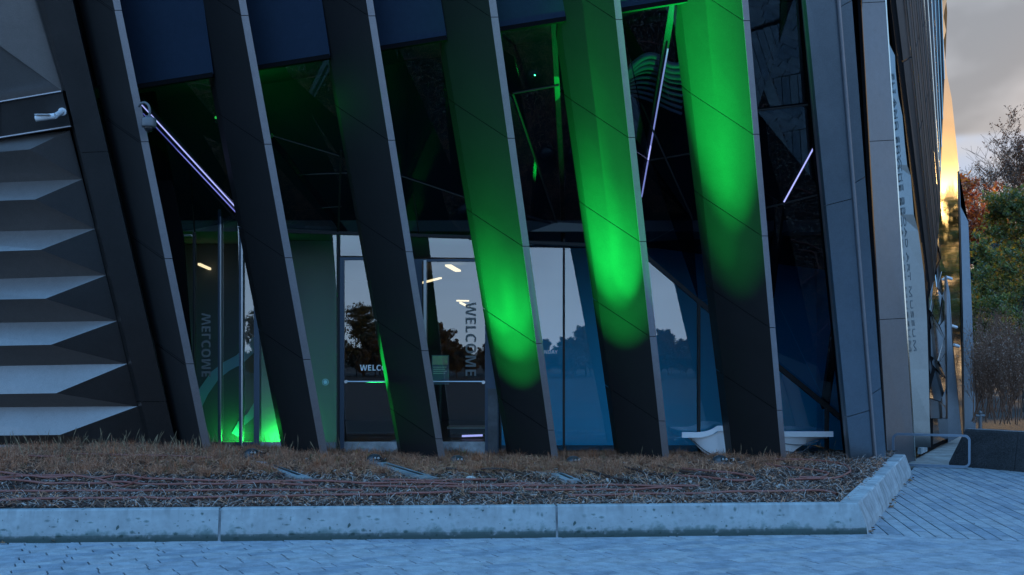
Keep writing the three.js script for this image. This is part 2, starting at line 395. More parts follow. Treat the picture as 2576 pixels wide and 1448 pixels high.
// ------------------------------------------------------------------ the museum building
const museum = thing('museum_building', 'dark steel museum with leaning fins, green lit glazed entrance and pleated louvers', 'building');
const FZ = 14.3;                                   // front plane of the fins at bed level
const jointsOf = [[-330, 26, 357, 651, 916], [-310, 39, 363, 649, 905], [-300, 40, 353, 634, 883, 1105], [-290, 43, 348, 620, 865, 1083], [-280, 49, 346, 608, 847, 1060], [-260, 52, 338, 594, 825, 1033]];
const TOP = -420, BOT = 1185;
// left return A, broad face B..S, edge strip S..R : x at y=0 and x at y=1160
const fins = [
  { A: [196, 452], B: [218, 470], S: [282, 516], R: [300, 536] },
  { A: [486, 714], B: [500, 724], S: [599, 808], R: [617, 827] },
  { A: [795, 1005], B: [803, 1013], S: [920, 1104], R: [937, 1121] },
  { A: [1086, 1278], B: [1101, 1289], S: [1229, 1389], R: [1247, 1405] },
  { A: [1386, 1549], B: [1403, 1560], S: [1544, 1668], R: [1560, 1685] },
  { A: [1689, 1829], B: [1712, 1845], S: [1866, 1966], R: [1882, 1979] },
];
const X = (e, y) => e[0] + (e[1] - e[0]) * y / 1160;
const finDepth = { A: 0.77, B: 0.56, S: 0, R: 0.035 };
fins.forEach((f, i) => {
  const g = sub(museum, 'facade_fin');
  const js = [TOP, ...jointsOf[i], BOT];
  const ring = (ys, gap, inset = 0) => {           // ys: height on the edge strip; the joint runs up to the left across the broad face
    const yB = ys - 0.68 * (X(f.S, ys) - X(f.B, ys - 60)) * (ys >= BOT ? 0 : 1), yA = yB - 0.85 * (X(f.B, yB) - X(f.A, yB)) * (ys >= BOT ? 0 : 1);
    const pt = (k, y) => lean(X(f[k], y), y + gap, FZ + finDepth[k]);
    const q = [pt('A', yA), pt('B', yB), pt('S', ys), pt('R', ys)];
    if (inset) { const c = q[0].clone().add(q[1]).add(q[2]).add(q[3]).multiplyScalar(0.25); q.forEach((p) => p.lerp(c, inset)); }
    return q;
  };
  for (let k = 0; k < js.length - 1; k++) {
    const a = ring(js[k], k ? 0.9 : 0), b = ring(js[k + 1], -0.9);
    part(g, 'panel', loft(a, b), M.shadedFinSteel);
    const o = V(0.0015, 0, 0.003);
    part(g, 'lit_edge_strip', plate([a[2], a[3], b[3], b[2]].map((p) => p.clone().add(o)), 0.006), M.brightSteel);  // pale plate over the same steel, imitating its brighter reflection
  }
  for (let k = 1; k < js.length - 1; k++) part(g, 'joint_core', loft(ring(js[k], -6, 0.12), ring(js[k], 6, 0.12)), M.darkCore);
});
// corner column: folded column right of the fins, with a rounded ridge
{
  const g = sub(museum, 'corner_column');
  const e = { A: [2012, 2128], L: [2020, 2133], L2: [2028, 2142], H: [2109, 2203], R: [2144, 2231], K: [2146, 2233] };
  const dep = { A: 0.8, L: 0.12, L2: 0.0, H: 0.14, R: 0.2, K: 0.7 };
  const pt = (k, y) => lean(X(e[k], y), y, FZ + 0.02 + dep[k], 0.35);
  const js = [TOP, -60, 508, 1041, BOT], js2 = [TOP, 10, 454, 986, BOT];
  const rise = (y) => (y <= TOP || y >= BOT ? 0 : 9);
  const shell = (a, b, keys, y0, y1, n) => { for (let k = 0; k < y0.length - 1; k++) {
    const r = (y, gp) => keys.map((q, m) => pt(q, y + gp + (m < n ? rise(y) : -rise(y))));
    const top = r(y0[k], k ? 0.9 : 0), bot = r(y0[k + 1], -0.9), dir = V(-0.2, 0, -1).normalize();
    part(g, 'panel', loft([...top, ...top.slice().reverse().map((p) => p.clone().addScaledVector(dir, 0.06))], [...bot, ...bot.slice().reverse().map((p) => p.clone().addScaledVector(dir, 0.06))]), M.cornerSteel);
  } };
  shell(0, 0, ['L2', 'H'], js, js, 1); shell(0, 0, ['H', 'R'], js2, js2, 1);
  part(g, 'edge_trim', loft(['A', 'L', 'L2'].map((k) => pt(k, TOP)), ['A', 'L', 'L2'].map((k) => pt(k, BOT))), M.brightSteel);
  part(g, 'core', loft(['L2', 'H', 'R', 'K', 'A'].map((k) => pt(k, TOP).add(V(0, 0, -0.075))), ['L2', 'H', 'R', 'K', 'A'].map((k) => pt(k, BOT).add(V(0, 0, -0.075)))), M.darkCore);
  const h = new THREE.CylinderGeometry(0.021, 0.021, 1, 10); h.translate(0, 0.5, 0);
  const p0 = pt('H', BOT - 12), p1 = pt('H', TOP); h.scale(1, p0.distanceTo(p1), 1);
  h.applyQuaternion(new THREE.Quaternion().setFromUnitVectors(V(0, 1, 0), p1.clone().sub(p0).normalize())); h.translate(p0.x, p0.y, p0.z + 0.012);
  part(g, 'ridge_tube', boxUV(h, 1), M.brightSteel);
}
// ---- fascia panels between the fins
const FA = FZ + 0.5;
const fy = (x) => 223 - 0.158 * (x - 300);           // lower edge of the fascia
{
  const xs = [[236, 512], [560, 806], [880, 1100], [1195, 1400], [1510, 1705], [1830, 2060]];
  for (const [a, b] of xs) {
    const q = [lean(a - 80, -420, FA), lean(b - 60, -420, FA), lean(b + 24, fy(b + 24), FA), lean(a + 46, fy(a + 46), FA)];
    part(museum, 'fascia_panel', plate(q, 0.05), M.fascia);
    part(museum, 'fascia_shadow_line', bar(lean(a + 46, fy(a + 46) + 3, FA + 0.02), lean(b + 24, fy(b + 24) + 3, FA + 0.02), 0.05, 0.06), M.darkCore);  // near-black bar added as the shadow line beneath the fascia
  }
  const q = [lean(-200, -430, FA + 0.5), lean(2200, -430, FA + 0.5), lean(2200, -250, FA + 0.5), lean(-200, 200, FA + 0.5)];
  part(museum, 'upper_wall', plate(q, 0.2), M.darkCore);
}
// ---- lower glass line
const GZ = 15.15, GR = 15.55, FLOOR = 0.25;
const gy = (Z) => HY + (EYE - FLOOR) * F / Z;         // floor line in survey units
const hd = (x) => (x < 1250 ? at(x, 581 + (x - 600) * 0.031 + (x < 600 ? 10 : 0), GZ) : null);
{
  const pane = (x0, x1, y0, y1, Z, m = M.glass) => part(museum, 'glass_pane', plate([at(x0, y0, Z), at(x1, y0, Z), at(x1, y1, Z), at(x0, y1, Z)], 0.002), m);
  const single_ = (pts, Z, m = M.glass) => {          // one sheet, no thickness
    const P = pts.map(([x, y]) => at(x, y, Z)), t = []; for (let i = 1; i < P.length - 1; i++) t.push(P[0], P[i], P[i + 1]);
    return part(museum, 'glass_pane', fromTris(t), m);
  };
  const B = gy(GZ) - 1, BR = gy(GR) - 1;
  single_([[400, 596], [486, 588], [486, B], [400, B]], GZ);
  single_([[491, 585], [549, 560], [549, B], [491, B]], GZ);
  single_([[558, 545], [602, 545], [602, B], [558, B]], GZ);
  single_([[612, 583], [640, 583], [640, B], [612, B]], GZ);
  single_([[655, 583], [846, 588], [846, B], [655, B]], GZ);
  single_([[856, 590], [1028, 594], [1028, 646], [856, 644]], GZ);
  single_([[1032, 594], [1232, 600], [1232, 650], [1032, 647]], GZ);
  single_([[1256, 608], [1416, 614], [1416, BR], [1256, BR]], GR);
  single_([[1421, 614], [1600, 626], [1640, 655], [1755, 757], [1755, BR], [1421, BR]], GR);
  single_([[1761, 766], [2078, 1026], [2078, BR], [1761, BR]], GR);
  single_([[2083, 1030], [2150, 1082], [2150, BR], [2083, BR]], GR);
  const mull = (x, y0, y1, Z, w, m, dep = 0.09) => part(museum, 'mullion', box((x - w / 2 - CX) * Z / F, (x + w / 2 - CX) * Z / F, EYE - (y1 - HY) * Z / F, EYE - (y0 - HY) * Z / F, -Z - dep / 2, -Z + dep / 2), m);
  mull(488.5, 585, B, GZ, 4, M.blackMetal); mull(553.5, 528, B, GZ, 8, M.frame); mull(607, 540, B, GZ, 9, M.frame);
  mull(647.5, 583, B, GZ, 14, M.frame, 0.12); mull(1030, 594, 648, GZ, 3, M.blackMetal); mull(852, 560, B, GZ, 5, M.blackMetal);
  mull(1418.5, 400, BR, GR, 5, M.blackMetal, 0.12); mull(1758, 764, BR, GR, 6, M.blackMetal, 0.12); mull(2080.5, 1026, BR, GR, 6, M.blackMetal, 0.12);
  // bright seals running up two posts, banded
  part(museum, 'door_hinge', bar(at(554, 545, GZ - 0.06), at(554, B, GZ - 0.06), 0.016, 0.01), M.alu);
  part(museum, 'door_hinge', bar(at(608, 590, GZ - 0.06), at(608, B, GZ - 0.06), 0.02, 0.01), M.alu);
  // head trim of the glass
  part(museum, 'head_trim', bar(at(400, 598, GZ - 0.03), at(480, 592, GZ - 0.03), 0.02, 0.06), M.alu);
  part(museum, 'head_trim', bar(at(655, 581, GZ), at(1245, 599, GZ), 0.04, 0.1), M.blackMetal);
  part(museum, 'head_trim', bar(at(1250, 606, GR), at(1600, 624, GR), 0.05, 0.1), M.blackMetal);
  part(museum, 'head_trim', bar(at(1600, 624, GR), at(1757, 758, GR), 0.05, 0.1), M.blackMetal);
  part(museum, 'head_trim', bar(at(1757, 758, GR), at(2150, 1080, GR), 0.06, 0.1), M.blackMetal);
  // bottom rail under the side lights
  const low = (x0, x1, m) => part(museum, 'bottom_rail', box((x0 - CX) * GZ / F, (x1 - CX) * GZ / F, EYE - (B - HY) * GZ / F, EYE - (1113 - HY) * GZ / F, -GZ - 0.03, -GZ + 0.03), m);
  low(655, 845, M.rail); low(498, 549, M.frame); low(558, 602, M.frame); low(612, 640, M.frame);
  // masonry pier with card reader between doors and right glass
  const pier = part(museum, 'reader_post', box((1228 - CX) * GZ / F, (1252 - CX) * GZ / F, FLOOR, EYE - (978 - HY) * GZ / F, -GZ - 0.05, -GZ + 0.11), mat(0.10, 0.105, 0.115, 0.6, { map: tConcrete }));
  part(museum, 'door_post', box((1225 - CX) * GZ / F, (1254 - CX) * GZ / F, FLOOR, EYE - (598 - HY) * GZ / F, -GZ - 0.06, -GZ + 0.04), M.frame);
  // two glazed door leaves
  const door = (x0, x1, label, stileL, stileR, y0) => {
    const d = sub(museum, 'glass_door'); d.userData.label = label;
    const r = (a, b, c, e, z = 0.05, m = M.frame, n = 'stile') => part(d, n, box((a - CX) * GZ / F, (b - CX) * GZ / F, EYE - (e - HY) * GZ / F, EYE - (c - HY) * GZ / F, -GZ - z / 2, -GZ + z / 2), m);
    r(x0, x0 + stileL, y0, B); r(x1 - stileR, x1, y0, B); r(x0 + stileL, x1 - stileR, y0, y0 + 7, 0.05, M.frame, 'top_rail');
    r(x0 + stileL, x1 - stileR, 1112, B - 6, 0.05, M.rail, 'bottom_rail'); r(x0 + stileL, x1 - stileR, B - 5.5, B, 0.046, M.frame, 'sweep');
    const P = [[x0 + stileL, y0 + 7], [x1 - stileR, y0 + 7], [x1 - stileR, 1112], [x0 + stileL, 1112]].map(([x, y]) => at(x, y, GZ));
    part(d, 'door_glass', fromTris([P[0], P[1], P[2], P[0], P[2], P[3]]), M.glass);
    const hb = new THREE.CylinderGeometry(0.012, 0.012, 1, 10); hb.rotateZ(Math.PI / 2);
    const a = at(x0 + stileL + 4, 961, GZ - 0.07), b = at(x1 - stileR - 4, 962.5, GZ - 0.07);
    hb.scale(b.x - a.x, 1, 1); hb.translate((a.x + b.x) / 2, a.y, a.z); part(d, 'push_bar', boxUV(hb), M.alu);
    for (const p of [a, b]) { const k = new THREE.CylinderGeometry(0.022, 0.022, 0.07, 12); k.rotateX(Math.PI / 2); k.translate(p.x, p.y, p.z - 0.02); part(d, 'bar_mount', boxUV(k), M.alu); }
    return d;
  };
  door(855, 1030, 'left glazed entrance door, WELCOME lettered above its push bar', 11, 8, 648);
  door(1032, 1228, 'right glazed entrance door with a sign board seen through it', 30, 8, 652);
  part(museum, 'door_pull', bar(at(1069, 655, GZ - 0.08), at(1069, 880, GZ - 0.08), 0.035, 0.03), M.alu);
  // plinth kerb under the glass
  part(museum, 'plinth', box(-4.9, (1255 - CX) * GZ / F, 0.0, FLOOR, -GZ - 0.3, -GZ + 0.16), M.concrete);
  part(museum, 'plinth', box((1255 - CX) * GR / F + 0.003, (2180 - CX) * GR / F, 0.0, FLOOR, -GR - 0.3, -GR + 0.2), M.concrete);
}
// ---- leaning glass facets above the entrance, from the fascia edge back to the glass head
{
  const headY = (x) => (x < 1250 ? 581 + (x - 600) * 0.031 : x < 1600 ? 606 + (x - 1250) * 0.051 : x < 1757 ? 624 + (x - 1600) * 0.854 : 758 + (x - 1757) * 0.819);
  const f = (x, y) => {                               // one ruled surface from the fascia edge back to the glass head
    const y0 = fy(x), t = Math.min(1.05, Math.max(0, (y - y0) / (headY(x) - y0)));
    return at(x, y, mix(-lean(x, y0, FA + 0.12).z, x < 1250 ? GZ : GR, t));
  };
  const h = f, T = (x) => f(x, fy(x) + 3);
  const tri = (...p) => { const t = []; for (let i = 1; i < p.length - 1; i++) t.push(p[0], p[i], p[i + 1]); return fromTris(t); };
  const panes = [
    [T(290), T(560), f(620, 395), h(603, 555), h(400, 594)], [T(560), T(700), f(853, 392), f(676, 340)],
    [f(560, 181), f(676, 340), h(852, 582), h(603, 570)], [f(676, 341), f(853, 393), h(853, 582)],
    [T(700), T(1000), f(1010, 443), f(853, 393)], [T(1000), T(1200), f(1290, 236), f(1170, 497), f(1010, 444)],
    [f(1010, 446), f(1170, 499), h(1180, 600), h(853, 584), f(853, 395)],
    [T(1200), T(1397), f(1406, 214), f(1290, 234)], [f(1290, 238), f(1406, 217), h(1414, 606), h(1180, 602), f(1170, 499)],
    [T(1397), T(1560), f(1613, 262), f(1638, 404), f(1474, 330), f(1406, 214)], [f(1406, 218), f(1474, 331), f(1638, 406), f(1742, 552), h(1600, 624), h(1414, 610)],
    [T(1560), T(1700), f(1760, 380), f(1638, 404), f(1613, 262)], [f(1638, 406), f(1760, 382), h(1757, 756), f(1742, 552)], [f(1742, 553), h(1757, 757), h(1602, 626)],
    [T(1700), T(2010), f(1905, 277), f(1760, 380)], [f(1905, 280), f(2060, 261), f(2075, 487), f(1970, 512), f(1760, 384)], [f(1760, 386), f(1970, 514), f(1945, 736), h(1757, 757)],
    [T(2010), T(2140), f(2140, 250), f(1905, 278)], [f(1970, 514), f(2140, 474), h(2150, 800), h(2080, 1020), f(1945, 737)], [f(1945, 738), h(2080, 1022), h(1758, 758)], [h(2080, 1022), h(2150, 802), h(2150, 1080)],
  ];
  for (const p of panes) part(museum, 'soffit_pane', tri(...p), M.tintGlass);
  // seams
  const seam = (a, b, w = 0.016) => part(museum, 'seam', bar(a.clone().add(V(0, 0, 0.015)), b.clone().add(V(0, 0, 0.015)), w, 0.03), M.blackMetal);
  const m6 = f;
  seam(f(676, 340), m6(853, 393), 0.01); seam(f(1010, 444), f(1170, 498), 0.012); seam(f(1290, 236), f(1406, 215)); seam(f(1290, 236), f(1400, 560), 0.02); seam(h(1180, 601), h(1600, 625), 0.03);
  seam(f(744, 441), f(873, 436), 0.012); seam(f(735, 530), f(860, 520), 0.01); seam(f(1323, 544), f(1468, 585), 0.03);
  seam(f(1613, 262), f(1742, 552), 0.016); seam(f(1628, 405), f(1740, 387), 0.016); seam(f(1905, 279), f(2060, 261), 0.02); seam(f(1926, 524), f(2100, 480), 0.02);
  seam(h(490, 587), f(475, 380), 0.008); seam(h(425, 590), f(420, 420), 0.008); seam(h(851, 584), f(858, 380), 0.02); seam(h(1055, 598), f(1040, 490), 0.014);
  // black steel members that carry the light strips
  const beam = (a, b, w) => part(museum, 'steel_beam', bar(a, b, w, 0.1), M.blackMetal);
  const fw = (x, y, dz = -0.09) => f(x, y).add(V(0, 0, dz));
  beam(fw(676, 340), h(866, 584).add(V(0, 0, -0.09)), 0.075); beam(fw(1392, 40), fw(1413, 420), 0.06); beam(fw(1413, 420), h(1417, 612).add(V(0, 0, -0.09)), 0.05);
  beam(fw(1697, -10), fw(1612, 506), 0.07); beam(fw(2014, -20), fw(1890, 285), 0.075);
  beam(fw(2075, 325), fw(1969, 513), 0.055); beam(fw(1969, 513), fw(1942, 745), 0.085); beam(fw(2112, 800), h(2080, 1026).add(V(0, 0, -0.09)), 0.095);
  beam(fw(340, 250), fw(604, 548), 0.13);
  const led = (a, b, w, m) => part(museum, 'led_strip', bar(a, b, w, 0.014), m);
  led(fw(1680, 124, 0.02), fw(1614, 496, 0.02), 0.016, M.violetLed);
  led(fw(2053, 361, 0.02), fw(1972, 509, 0.02), 0.016, M.violetLed);
  led(fw(356, 263, 0.03), fw(604, 534, 0.03), 0.014, M.violetLed); led(fw(356, 281, 0.03), fw(604, 546, 0.03), 0.012, M.violetLedDim);
  // dark lining a step behind the facets and ribs shaped as the bench reflection
  const back = (p) => p.clone().add(V(0, 0.15, -1.3));
  const bk = [T(180), T(560), T(1000), T(1400), T(1700), T(2000), T(2260)].map(back), bl = [h(300, 596), h(603, 560), h(1000, 590), h(1245, 602), h(1600, 620), h(1757, 640), h(2220, 700)].map(back);
  for (let i = 0; i < bk.length - 1; i++) part(museum, 'void_lining', tri(bk[i], bk[i + 1], bk[i + 1].clone().add(V(0, -0.06, 1.28)), bk[i].clone().add(V(0, -0.06, 1.28))), M.navy);
  for (let i = 0; i < bk.length - 1; i++) part(museum, 'void_lining', tri(bk[i], bk[i + 1], bl[i + 1], bl[i]), M.navy);
  { // the mass of the building behind
    const fp = [[-14, -17.9], [5.0, -17.9], [9.3, -26.5], [9.3, -34], [-14, -34]].map(([x, z]) => V(x, 3.45, z));
    part(museum, 'building_mass', loft(fp, fp.map((p) => V(p.x, 11, p.z))), M.darkCore);
    const roof = [[-14, -13], [4, -13], [5.0, -17.9], [-14, -17.9]].map(([x, z]) => V(x, 9.5, z));
    part(museum, 'roof', loft(roof, roof.map((p) => V(p.x, 9.7, p.z))), M.darkCore);
  }
  const rib = sub(museum, 'bench_reflection_ribs');  // added ribs standing in for the bench mirrored in the glass
  for (let k = 0; k < 9; k++) {
    const pts = []; for (let s = 0; s <= 10; s++) { const u = s / 10; pts.push(f(1578 + u * 150, 205 - 78 * Math.sin(Math.min(1, u * 1.15 + 0.15) * 2.4) * (1 - k / 9.5) + k * (2 + u * 7.2) - 2).add(V(0, 0, -0.25 - 0.02 * k))); }
    part(rib, 'rib', tubeAlong(pts, k < 3 ? 0.04 : 0.018, 24, 6), M.benchReflection);
  }
}
// ---- rooms behind the glass
{
  const bx = (n, a, b, c, d, e, f, m) => part(museum, n, box(a, b, c, d, e, f), m);
  bx('room_floor', -6, 4.45, 0.1, FLOOR - 0.002, -GZ - 0.3, -25, M.floor);
  bx('room_ceiling', -6, 4.45, 3.16, 3.3, -GZ - 0.15, -25, M.ceil);
  bx('room_wall', -6, 4.45, FLOOR, 3.16, -24.9, -25.1, M.darkwall);
  bx('room_wall', -6.1, -6, FLOOR, 3.16, -GZ - 0.1, -25, M.darkwall);
  const blue = [[1262, 17.6], [2128, 17.6]].map(([x, z]) => [(x - CX) * z / F, z]);
  bx('partition_wall', blue[0][0], blue[1][0], FLOOR, 4.4, -17.6, -17.75, M.bluewall);
  bx('room_wall', 4.5, 4.6, FLOOR, 4.4, -GR - 0.25, -17.75, M.bluewall);
  bx('partition_wall', blue[0][0] - 0.12, blue[0][0], FLOOR, 3.15, -GZ - 0.3, -17.75, M.darkwall);
  bx('partition_wall', (655 - CX) * 16.4 / F, (846 - CX) * 16.4 / F, FLOOR, 3.15, -16.4, -16.5, M.greywall);
  bx('partition_wall', (440 - CX) * 16.9 / F, (642 - CX) * 16.9 / F, FLOOR, 3.15, -16.9, -17.0, mat(0.10, 0.11, 0.12, 0.7));
  // green floor strips in the vestibule
  for (const [a, b] of [[560, 632], [662, 722]]) part(museum, 'led_strip', bar(at(a, 1113, 16.2), at(b, 1113, 16.2), 0.012, 0.02), M.greenLed);
  for (const [px, py, d, I] of [[586, 1104, 16.72, 0.5], [704, 1100, 16.26, 0.6], [680, 1108, 16.28, 0.3]]) {
    const p = at(px, py, d), l = new THREE.PointLight(new THREE.Color(0.02, 1, 0.10), I, 0, 2); l.position.copy(p); l.castShadow = true; l.shadow.radius = 1.5; scene.add(l);
  }
  const ribbon = (c, w) => { const L = [], R = []; c.forEach(([x, y], i) => { const [ax, ay] = c[Math.max(0, i - 1)], [bx_, by_] = c[Math.min(c.length - 1, i + 1)], l = Math.hypot(bx_ - ax, by_ - ay), nx = -(by_ - ay) / l * w, ny = (bx_ - ax) / l * w; L.push(at(x + nx, y + ny, 16.86)); R.push(at(x - nx, y - ny, 16.86)); }); const t = []; for (let i = 0; i < L.length - 1; i++) t.push(L[i], R[i], R[i + 1], L[i], R[i + 1], L[i + 1]); part(museum, 'wall_ribbon', fromTris(t), mat(0.22, 0.36, 0.50, 0.7)); };
  ribbon([[490, 1030], [512, 985], [540, 945], [570, 922], [602, 905], [628, 880], [645, 855]], 13); ribbon([[590, 1095], [606, 1066], [628, 1048], [645, 1020]], 9);
  // ceiling strip lamps
  const lampAt = (a, b, d, w = 0.09) => { const p = at(a[0], a[1], d), q = at(b[0], b[1], d * 1.06); part(museum, 'ceiling_lamp', bar(p, q, w, 0.03, V(0, 1, 0)), M.warmLed); };
  lampAt([500, 665], [543, 684], 16.3, 0.035); lampAt([1127, 668], [1152, 682], 19.5, 0.1); lampAt([1062, 712], [1108, 700], 20.5, 0.05);
  lampAt([1150, 757], [1178, 757.5], 22, 0.03); lampAt([1158, 762], [1176, 771], 22.6, 0.04);
  part(museum, 'led_strip', bar(at(1162, 1098, 19), at(1214, 1096, 19), 0.03, 0.03), M.violetLed);
  // things standing inside
}
// vinyl lettering
const font = await new FontLoader().loadAsync('fonts/droid/droid_sans_bold.typeface.json');
const fontR = await new FontLoader().loadAsync('fonts/droid/droid_sans_regular.typeface.json');
function text(str, size, depth, fnt = font) { const g = new TextGeometry(str, { font: fnt, size, depth, curveSegments: 4, bevelEnabled: false }); g.computeBoundingBox(); return g; }
{
  const letters = (str, size, m, place, fnt) => { const g = text(str, size, 0.003, fnt); place(g); part(museum, 'lettering', boxUV(g), m); };
  const w1 = at(905, 933, GZ - 0.004); letters('WELCOME', 0.073, M.vinyl, (g) => g.translate(w1.x, w1.y, w1.z), font);
  const w2 = at(1368, 890.5, GR - 0.004); letters('MONDAY', 0.048, M.vinyl, (g) => { const W = g.boundingBox.max.x; const nd = text('NDAY', 0.048, 0.003).boundingBox.max.x; g.translate(w2.x - (W - nd), w2.y, w2.z); }, font);
  const w3 = at(1171, 761, GZ - 0.004); letters('WELCOME', 0.135, M.vinylDim, (g) => { const W = g.boundingBox.max.x, s = 0.935 / W; g.scale(s, 1, 1); g.rotateZ(-Math.PI / 2); g.translate(w3.x, w3.y, w3.z); }, font);
  const w4 = at(529, 788, GZ - 0.004); letters('WELCOME', 0.115, M.vinylDim, (g) => { const W = g.boundingBox.max.x, s = 0.81 / W; g.scale(s, 1, 1); g.rotateZ(-Math.PI / 2); g.scale(-1, 1, 1); g.translate(w4.x, w4.y, w4.z); }, font);
  const s = at(818, 962, GZ - 0.004), dg = new THREE.CylinderGeometry(0.042, 0.042, 0.003, 24); dg.rotateX(Math.PI / 2); dg.translate(s.x, s.y, s.z); part(museum, 'door_sticker', dg, mat(0.5, 0.92, 0.86, 0.6));
  const rg = new THREE.TorusGeometry(0.03, 0.004, 4, 24); rg.translate(s.x, s.y, s.z + 0.003); part(museum, 'sticker_ring', rg, mat(0.05, 0.16, 0.15, 0.6));
}
// ---- pleated louver bay on the left
{
  const LZ = 14.95, P = (x, y, out = 0) => lean(x, y, LZ - out);
  const g = sub(museum, 'louver_bay');
  const rows = [ // left valley, tip, kink, left ridge (y at frame edge)
    [357, [174, 328], [73, 376], 386], [463, [206, 451], [87, 502], 507], [585, [238, 576], [101, 629], 634.5], [705, [265.5, 693], [113, 752], 755],
    [814, [293.5, 808], [127, 868], 871.5], [923, [319, 916], [140, 990], 993], [1026, [345, 1023], [149, 1095], 1097]];
  const XL = -260, ext = (y0, x1, y1) => y0 + (y0 - y1) * 0 + (XL - 0) * ((y1 - y0) / x1) * 0.5;
  const RO = 0.25;
  rows.forEach(([lv, tip, kink, lr], i) => {
    const lt = P(XL, ext(lv, tip[0], tip[1]), 0.02), vt = P(tip[0], tip[1], 0), rk = P(kink[0], kink[1], RO), rl = P(XL, ext(lr, kink[0], kink[1]), RO);
    const n = rows[i + 1];
    const th = (pts) => plate(pts, 0.012, 0.5, V(0, -0.2, -1).normalize());
    part(g, 'louver_top', th([lt, vt, rk, rl]), M.steel);
    if (n) {
      const nt = P(n[1][0], n[1][1], 0), nl = P(XL, ext(n[0], n[1][0], n[1][1]), 0.02);
      part(g, 'louver_underside', th([rl, rk, nt, nl]), M.steel);
      part(g, 'louver_end', th([rk, vt, nt]), M.frameSteel);
    } else {
      const nt = P(372, 1122, 0), nl = P(XL, 1112, 0.1);
      part(g, 'louver_underside', th([rl, rk, nt, nl]), M.steel);
      part(g, 'louver_end', th([rk, vt, nt]), M.frameSteel);
    }
  });
  part(g, 'sill', bar(P(XL, 1123, 0.05), P(372, 1123, 0.05), 0.03, 0.1), M.brightSteel);
  // dark throat above the first louver
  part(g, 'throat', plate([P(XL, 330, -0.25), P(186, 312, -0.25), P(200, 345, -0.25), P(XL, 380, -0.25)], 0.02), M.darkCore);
  // frame around the bay
  const fr = sub(museum, 'bay_frame');
  const E = (y) => 108 + 0.2425 * y, R = (y) => 181 + 0.2335 * y, I = (y) => (y < 270 ? 89 + 0.294 * y : 103 + 0.237 * y);
  const seg = (y0, y1, s0 = 0, s1 = 0) => part(fr, 'frame_panel', loft([P(E(y0), y0, 0.12), P(R(y0), y0 - s0, 0.12), P(R(y0) + 4, y0 - s0, -0.5), P(E(y0), y0, -0.1)], [P(E(y1), y1, 0.12), P(R(y1), y1 - s1, 0.12), P(R(y1) + 4, y1 - s1, -0.5), P(E(y1), y1, -0.1)]), M.frameSteel);
  seg(-420, -60); seg(-58, 383.3, 0, 3); seg(384.7, 1010.6, 3, 0); seg(1012, 1185);
  for (const [y0, y1] of [[-420, 228], [316, 1010], [1012, 1124]]) part(fr, 'reveal', plate([P(I(y0), y0, 0.0), P(E(y0) + 0.5, y0, 0.118), P(E(y1) + 0.5, y1, 0.118), P(I(y1), y1, 0.0)], 0.02), M.frameSteel);
  // beam between the upper panel and the louvers
  const b0 = [[XL, 257 + 45], [154, 231]], b1 = [[XL, 345 + 42], [176, 318]];
  part(fr, 'beam_panel', plate([P(XL, 302, 0.1), P(0, 258.5, 0.1), P(0, 344, 0.1), P(XL, 387, 0.1)], 0.15), M.frameSteel);
  part(fr, 'beam_panel', plate([P(1, 258.3, 0.1), P(155, 231.5, 0.1), P(177, 316.5, 0.1), P(1, 343.8, 0.1)], 0.15), M.frameSteel);
  part(fr, 'beam_edge', bar(P(XL, 301, 0.115), P(154, 230, 0.115), 0.012, 0.04), M.brightSteel);
  part(fr, 'beam_edge', bar(P(XL, 388, 0.115), P(178, 318, 0.115), 0.012, 0.04), M.brightSteel);
  // upper folded panel
  const up = sub(museum, 'folded_panel');
  const q = (pts) => plate(pts, 0.012, 0.5, V(0, 0, -1));
  part(up, 'facet', q([P(-45, -420, -0.02), P(89, 0, -0.03), P(156, 229, -0.06), P(0, 116, 0.14), P(XL, -80, 0.36), P(XL, -420, 0.36)]), M.steel);
  part(up, 'facet', q([P(156, 229, -0.06), P(0, 256, -0.06), P(XL, 298, -0.06), P(XL, -80, 0.36), P(0, 116, 0.14)]), M.steel);
  // dark recess between bay frame and first fin
  const rc = [[180, -420], [320, -420], [300, 0], [560, 1185], [440, 1185], [200, 0]];
  part(museum, 'recess_wall', plate([lean(100, -420, 15.7), lean(260, -420, 15.7), lean(460, 600, 15.7), lean(500, 1185, 15.7), lean(430, 1185, 15.7)], 0.05), M.darkCore);
  part(museum, 'back_wall', plate([lean(-300, -420, 15.6), lean(170, -420, 15.6), lean(460, 1185, 15.6), lean(-300, 1185, 15.6)], 0.05), M.darkCore);
}
